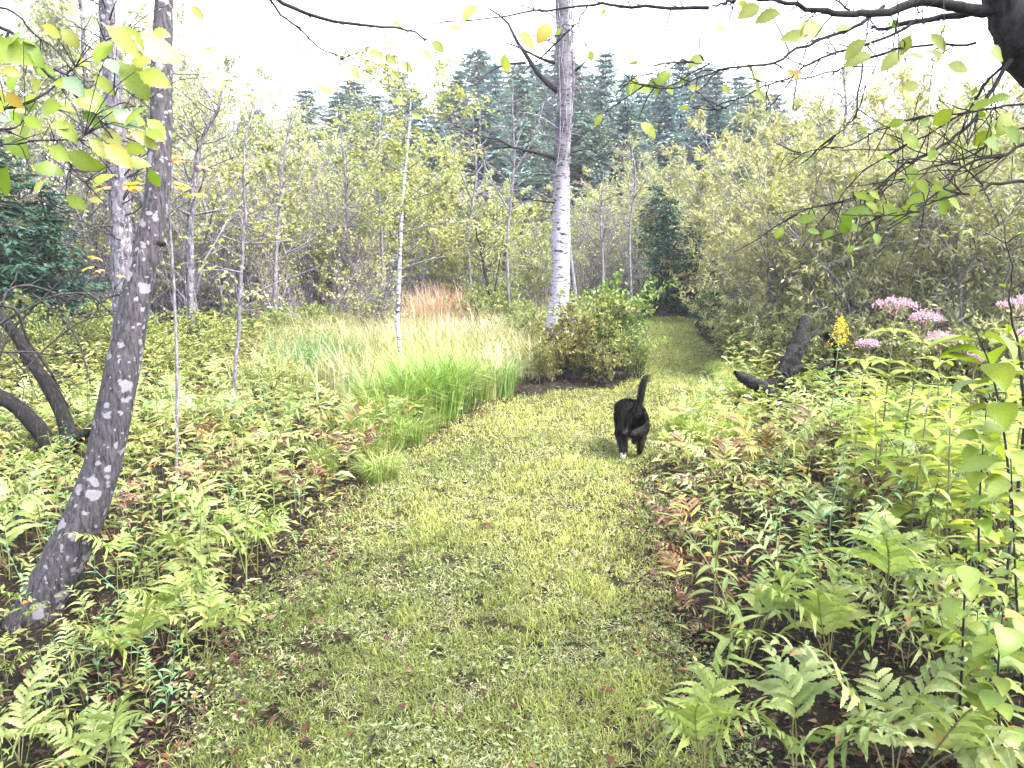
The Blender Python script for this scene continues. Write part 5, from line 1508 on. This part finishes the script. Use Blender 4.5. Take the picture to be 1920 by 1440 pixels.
# ------------------------------------------------------------------ fallen leaves on the path
FALL = []
for k in range(5):
    V, F, T = leaf_mesh(1.0, .5 + .06 * k, n=6, tooth=.08, fold=.5 - .15 * k, droop=-.6 + .3 * k, peak=.45, stalk=.2, wav=.06)
    FALL.append(MB().add(V, F, T).mesh('fallen_leaf', M_DEAD, True))
for k in range(150):
    on = k < 22
    y = 1.9 * (6.5 / 1.9) ** (R.random() ** 1.3)
    if on:
        x = float(path_l(y)) + (float(path_r(y)) - float(path_l(y))) * R.uniform(.08, .92); where = 'on the mown grass'
    elif R.random() < .68:
        x = float(path_l(y)) - R.uniform(-.18, .4) * (1 if y > 2.6 else 1.2); where = 'at the left path edge'
    else:
        x = float(path_r(y)) + R.uniform(-.06, .45); where = 'under the right path edge ferns'
    o = link('fallen_leaf', FALL[k % 5], None, (x, y, float(ground_z(x, y)) + (.028 if on else .02)))
    o.rotation_euler = (R.uniform(-.7, .7), R.uniform(-.7, .7), R.uniform(0, 6.28))
    s_ = R.uniform(.025, .05); o.scale = (s_, s_ * R.uniform(.6, 1), s_)
    word, c = R.choice([('rust-brown', (.1, .032, .014)), ('dark brown', (.06, .022, .014)), ('tawny', (.13, .055, .02)), ('maroon', (.085, .02, .03)), ('tan', (.18, .1, .05))])
    o.color = (*c, 1)
    tag(o, 'x', 'leaf', 'x')
    SAME.setdefault(('', '', word, where), []).append(o)
settle_labels('fallen leaf')
for o in [q for q in S.objects if q.name.startswith('fallen_leaf')]:
    o['group'] = o['group'].replace('leafs', 'leaves')


# ------------------------------------------------------------------ the cat
def build_cat():
    sk = {  # joint: (position, radius, parent); the cat faces +y
        'pelvis': ((0, 0, .235), .096, None), 'loin': ((-.01, .11, .235), .094, 'pelvis'), 'rib': ((-.02, .24, .215), .1, 'loin'), 'chest': ((-.025, .34, .205), .08, 'rib'), 'neck': ((-.03, .42, .165), .056, 'chest'), 'head': ((-.035, .485, .135), .056, 'neck'), 'muzzle': ((-.035, .535, .105), .03, 'head'),
        'rump': ((0, -.05, .24), .076, 'pelvis'), 'tail1': ((.025, -.085, .31), .026, 'rump'), 'tail2': ((.035, -.105, .37), .021, 'tail1'), 'tail3': ((.045, -.1, .43), .021, 'tail2'), 'tail4': ((.062, -.09, .475), .018, 'tail3'), 'tail5': ((.09, -.08, .49), .012, 'tail4'),
        'hipL': ((-.062, .0, .19), .064, 'pelvis'), 'kneeL': ((-.075, .055, .135), .046, 'hipL'), 'hockL': ((-.07, -.055, .085), .022, 'kneeL'), 'footL': ((-.068, -.045, .03), .018, 'hockL'), 'toeL': ((-.068, .0, .014), .017, 'footL'),
        'hipR': ((.062, .01, .19), .064, 'pelvis'), 'kneeR': ((.075, .1, .14), .046, 'hipR'), 'hockR': ((.07, .03, .085), .022, 'kneeR'), 'footR': ((.068, .06, .03), .018, 'hockR'), 'toeR': ((.068, .105, .014), .017, 'footR'),
        'shL': ((-.055, .35, .2), .046, 'chest'), 'elL': ((-.06, .33, .13), .03, 'shL'), 'wrL': ((-.055, .37, .06), .02, 'elL'), 'pwL': ((-.055, .4, .015), .019, 'wrL'),
        'shR': ((.055, .35, .2), .046, 'chest'), 'elR': ((.06, .3, .13), .03, 'shR'), 'wrR': ((.055, .29, .06), .02, 'elR'), 'pwR': ((.055, .31, .015), .019, 'wrR')}
    names = list(sk)
    me = bpy.data.meshes.new('cat_skeleton')
    me.from_pydata([sk[k][0] for k in names], [(names.index(sk[k][2]), names.index(k)) for k in names if sk[k][2]], [])
    ob = bpy.data.objects.new('cat_skeleton', me); COL.objects.link(ob)
    md = ob.modifiers.new('skin', 'SKIN'); md.use_smooth_shade = True
    for v, k in zip(me.skin_vertices[0].data, names):
        v.radius = (sk[k][1], sk[k][1]); v.use_root = (k == 'pelvis')
    sb = ob.modifiers.new('sub', 'SUBSURF'); sb.levels = 2; sb.render_levels = 2
    bpy.context.view_layer.update()
    dg = bpy.context.evaluated_depsgraph_get()
    body = bpy.data.meshes.new_from_object(ob.evaluated_get(dg))
    bpy.data.objects.remove(ob)
    body.name = 'cat_body'
    nv = len(body.vertices)
    co = np.empty(nv * 3, np.float32); body.vertices.foreach_get('co', co); co = co.reshape(-1, 3)
    nr = np.empty(nv * 3, np.float32); body.vertices.foreach_get('normal', nr); nr = nr.reshape(-1, 3)

    def coat(c):
        nz_ = vnoise(c[:, 0] + c[:, 1] * .6, c[:, 2] + c[:, 1] * .4, 22, 3)
        t_ = mixc((.007, .006, .007), (.017, .012, .009), np.clip(nz_ * 1.6 - .6, 0, 1))
        white = ((c[:, 2] < .05) & (c[:, 0] < 0) & (c[:, 1] < .1)) | ((c[:, 1] > .3) & (c[:, 2] < .17) & (np.abs(c[:, 0]) < .03))
        t_[white] = (.75, .72, .7)
        return t_
    a = body.attributes.new('tint', 'FLOAT_COLOR', 'POINT')
    a.data.foreach_set('color', np.concatenate([coat(co), np.ones((nv, 1))], 1).astype(np.float32).ravel())
    body.materials.clear(); body.materials.append(M_FUR)
    fg = grd(1168, 868)
    root = empty('cat', (fg[0] + .06, fg[1], float(ground_z(fg[0], fg[1])) + .012), math.radians(-3))
    link('body', body, root)
    # fur: short hairs lying back along the coat
    g = np.random.default_rng(77)
    tri = np.array([p.vertices[:3] for p in body.polygons]); ar = np.array([p.area for p in body.polygons])
    k = g.choice(len(tri), 26000, p=ar / ar.sum())
    w = g.dirichlet((1, 1, 1), 26000)[:, :, None]
    P = (co[tri[k]] * w).sum(1); Nn = norm((nr[tri[k]] * w).sum(1))
    flow = np.tile([0, -1.0, -.35], (len(P), 1)); flow[(P[:, 2] > .34) & (P[:, 1] < -.03)] = [0, 0, 1.0]
    flow -= Nn * (flow * Nn).sum(1, keepdims=True)
    D = Nn * .45 + norm(flow) * .8 + g.normal(0, .2, P.shape)
    V, F = leaf_cards(P, D, Nn, g.uniform(.014, .034, len(P)) * np.where(P[:, 2] < .05, .4, 1), .0028, .05)
    fc = coat(P) * g.uniform(.6, 1.9, (len(P), 1))
    link('fur', MB().add(V, F, rep(fc, 4)).mesh('cat_fur', M_FUR), root)
    for sx in (-1, 1):
        V = np.array([(sx * .02 - .035, .475, .175), (sx * .055 - .035, .48, .16), (sx * .046 - .035, .47, .225), (sx * .04 - .035, .495, .17)])
        link('ear', MB().add(V, [[0, 1, 2], [1, 3, 2], [3, 0, 2], [0, 3, 1]], np.array([.02, .018, .02])).mesh('cat_ear', M_FUR), root)
        ey = np.array([sx * .028 - .035, .526, .145]); s_ = np.linspace(-1, 1, 5)
        link('eye', MB().add(*tube(ey + np.outer(s_, [0, .006, 0]), .008 * np.sqrt(np.clip(1.03 - s_ ** 2, .02, 1)), 8), np.array([.3, .35, .05])).mesh('cat_eye', M_FUR, True), root)
    root.scale = (.95, 1.15, 1.2)
    tag(root, 'black cat with a white hind foot walking away with its tail raised', 'cat')


build_cat()


# ------------------------------------------------------------------ haze
hz_m = bpy.data.materials.new('haze'); hz_m.use_nodes = True
nt = hz_m.node_tree; nt.nodes.clear()
ho = nt.nodes.new('ShaderNodeOutputMaterial'); pv = nt.nodes.new('ShaderNodeVolumePrincipled')
pv.inputs['Color'].default_value = (0.93, 0.95, 1.0, 1); pv.inputs['Density'].default_value = 0.0012; pv.inputs['Anisotropy'].default_value = 0.2
nt.links.new(pv.outputs[0], ho.inputs['Volume'])
x0, x1, y0, y1, z0, z1 = -125, 125, -35, 165, -1.6, 18
V = [(x, y, z) for z in (z0, z1) for y in (y0, y1) for x in (x0, x1)]
F = [(0, 2, 3, 1), (4, 5, 7, 6), (0, 1, 5, 4), (2, 6, 7, 3), (0, 4, 6, 2), (1, 3, 7, 5)]
tag(link('haze', MB().add(V, F).mesh('haze', hz_m)), 'thin pale haze in the air between the trees', 'haze', kind='stuff')
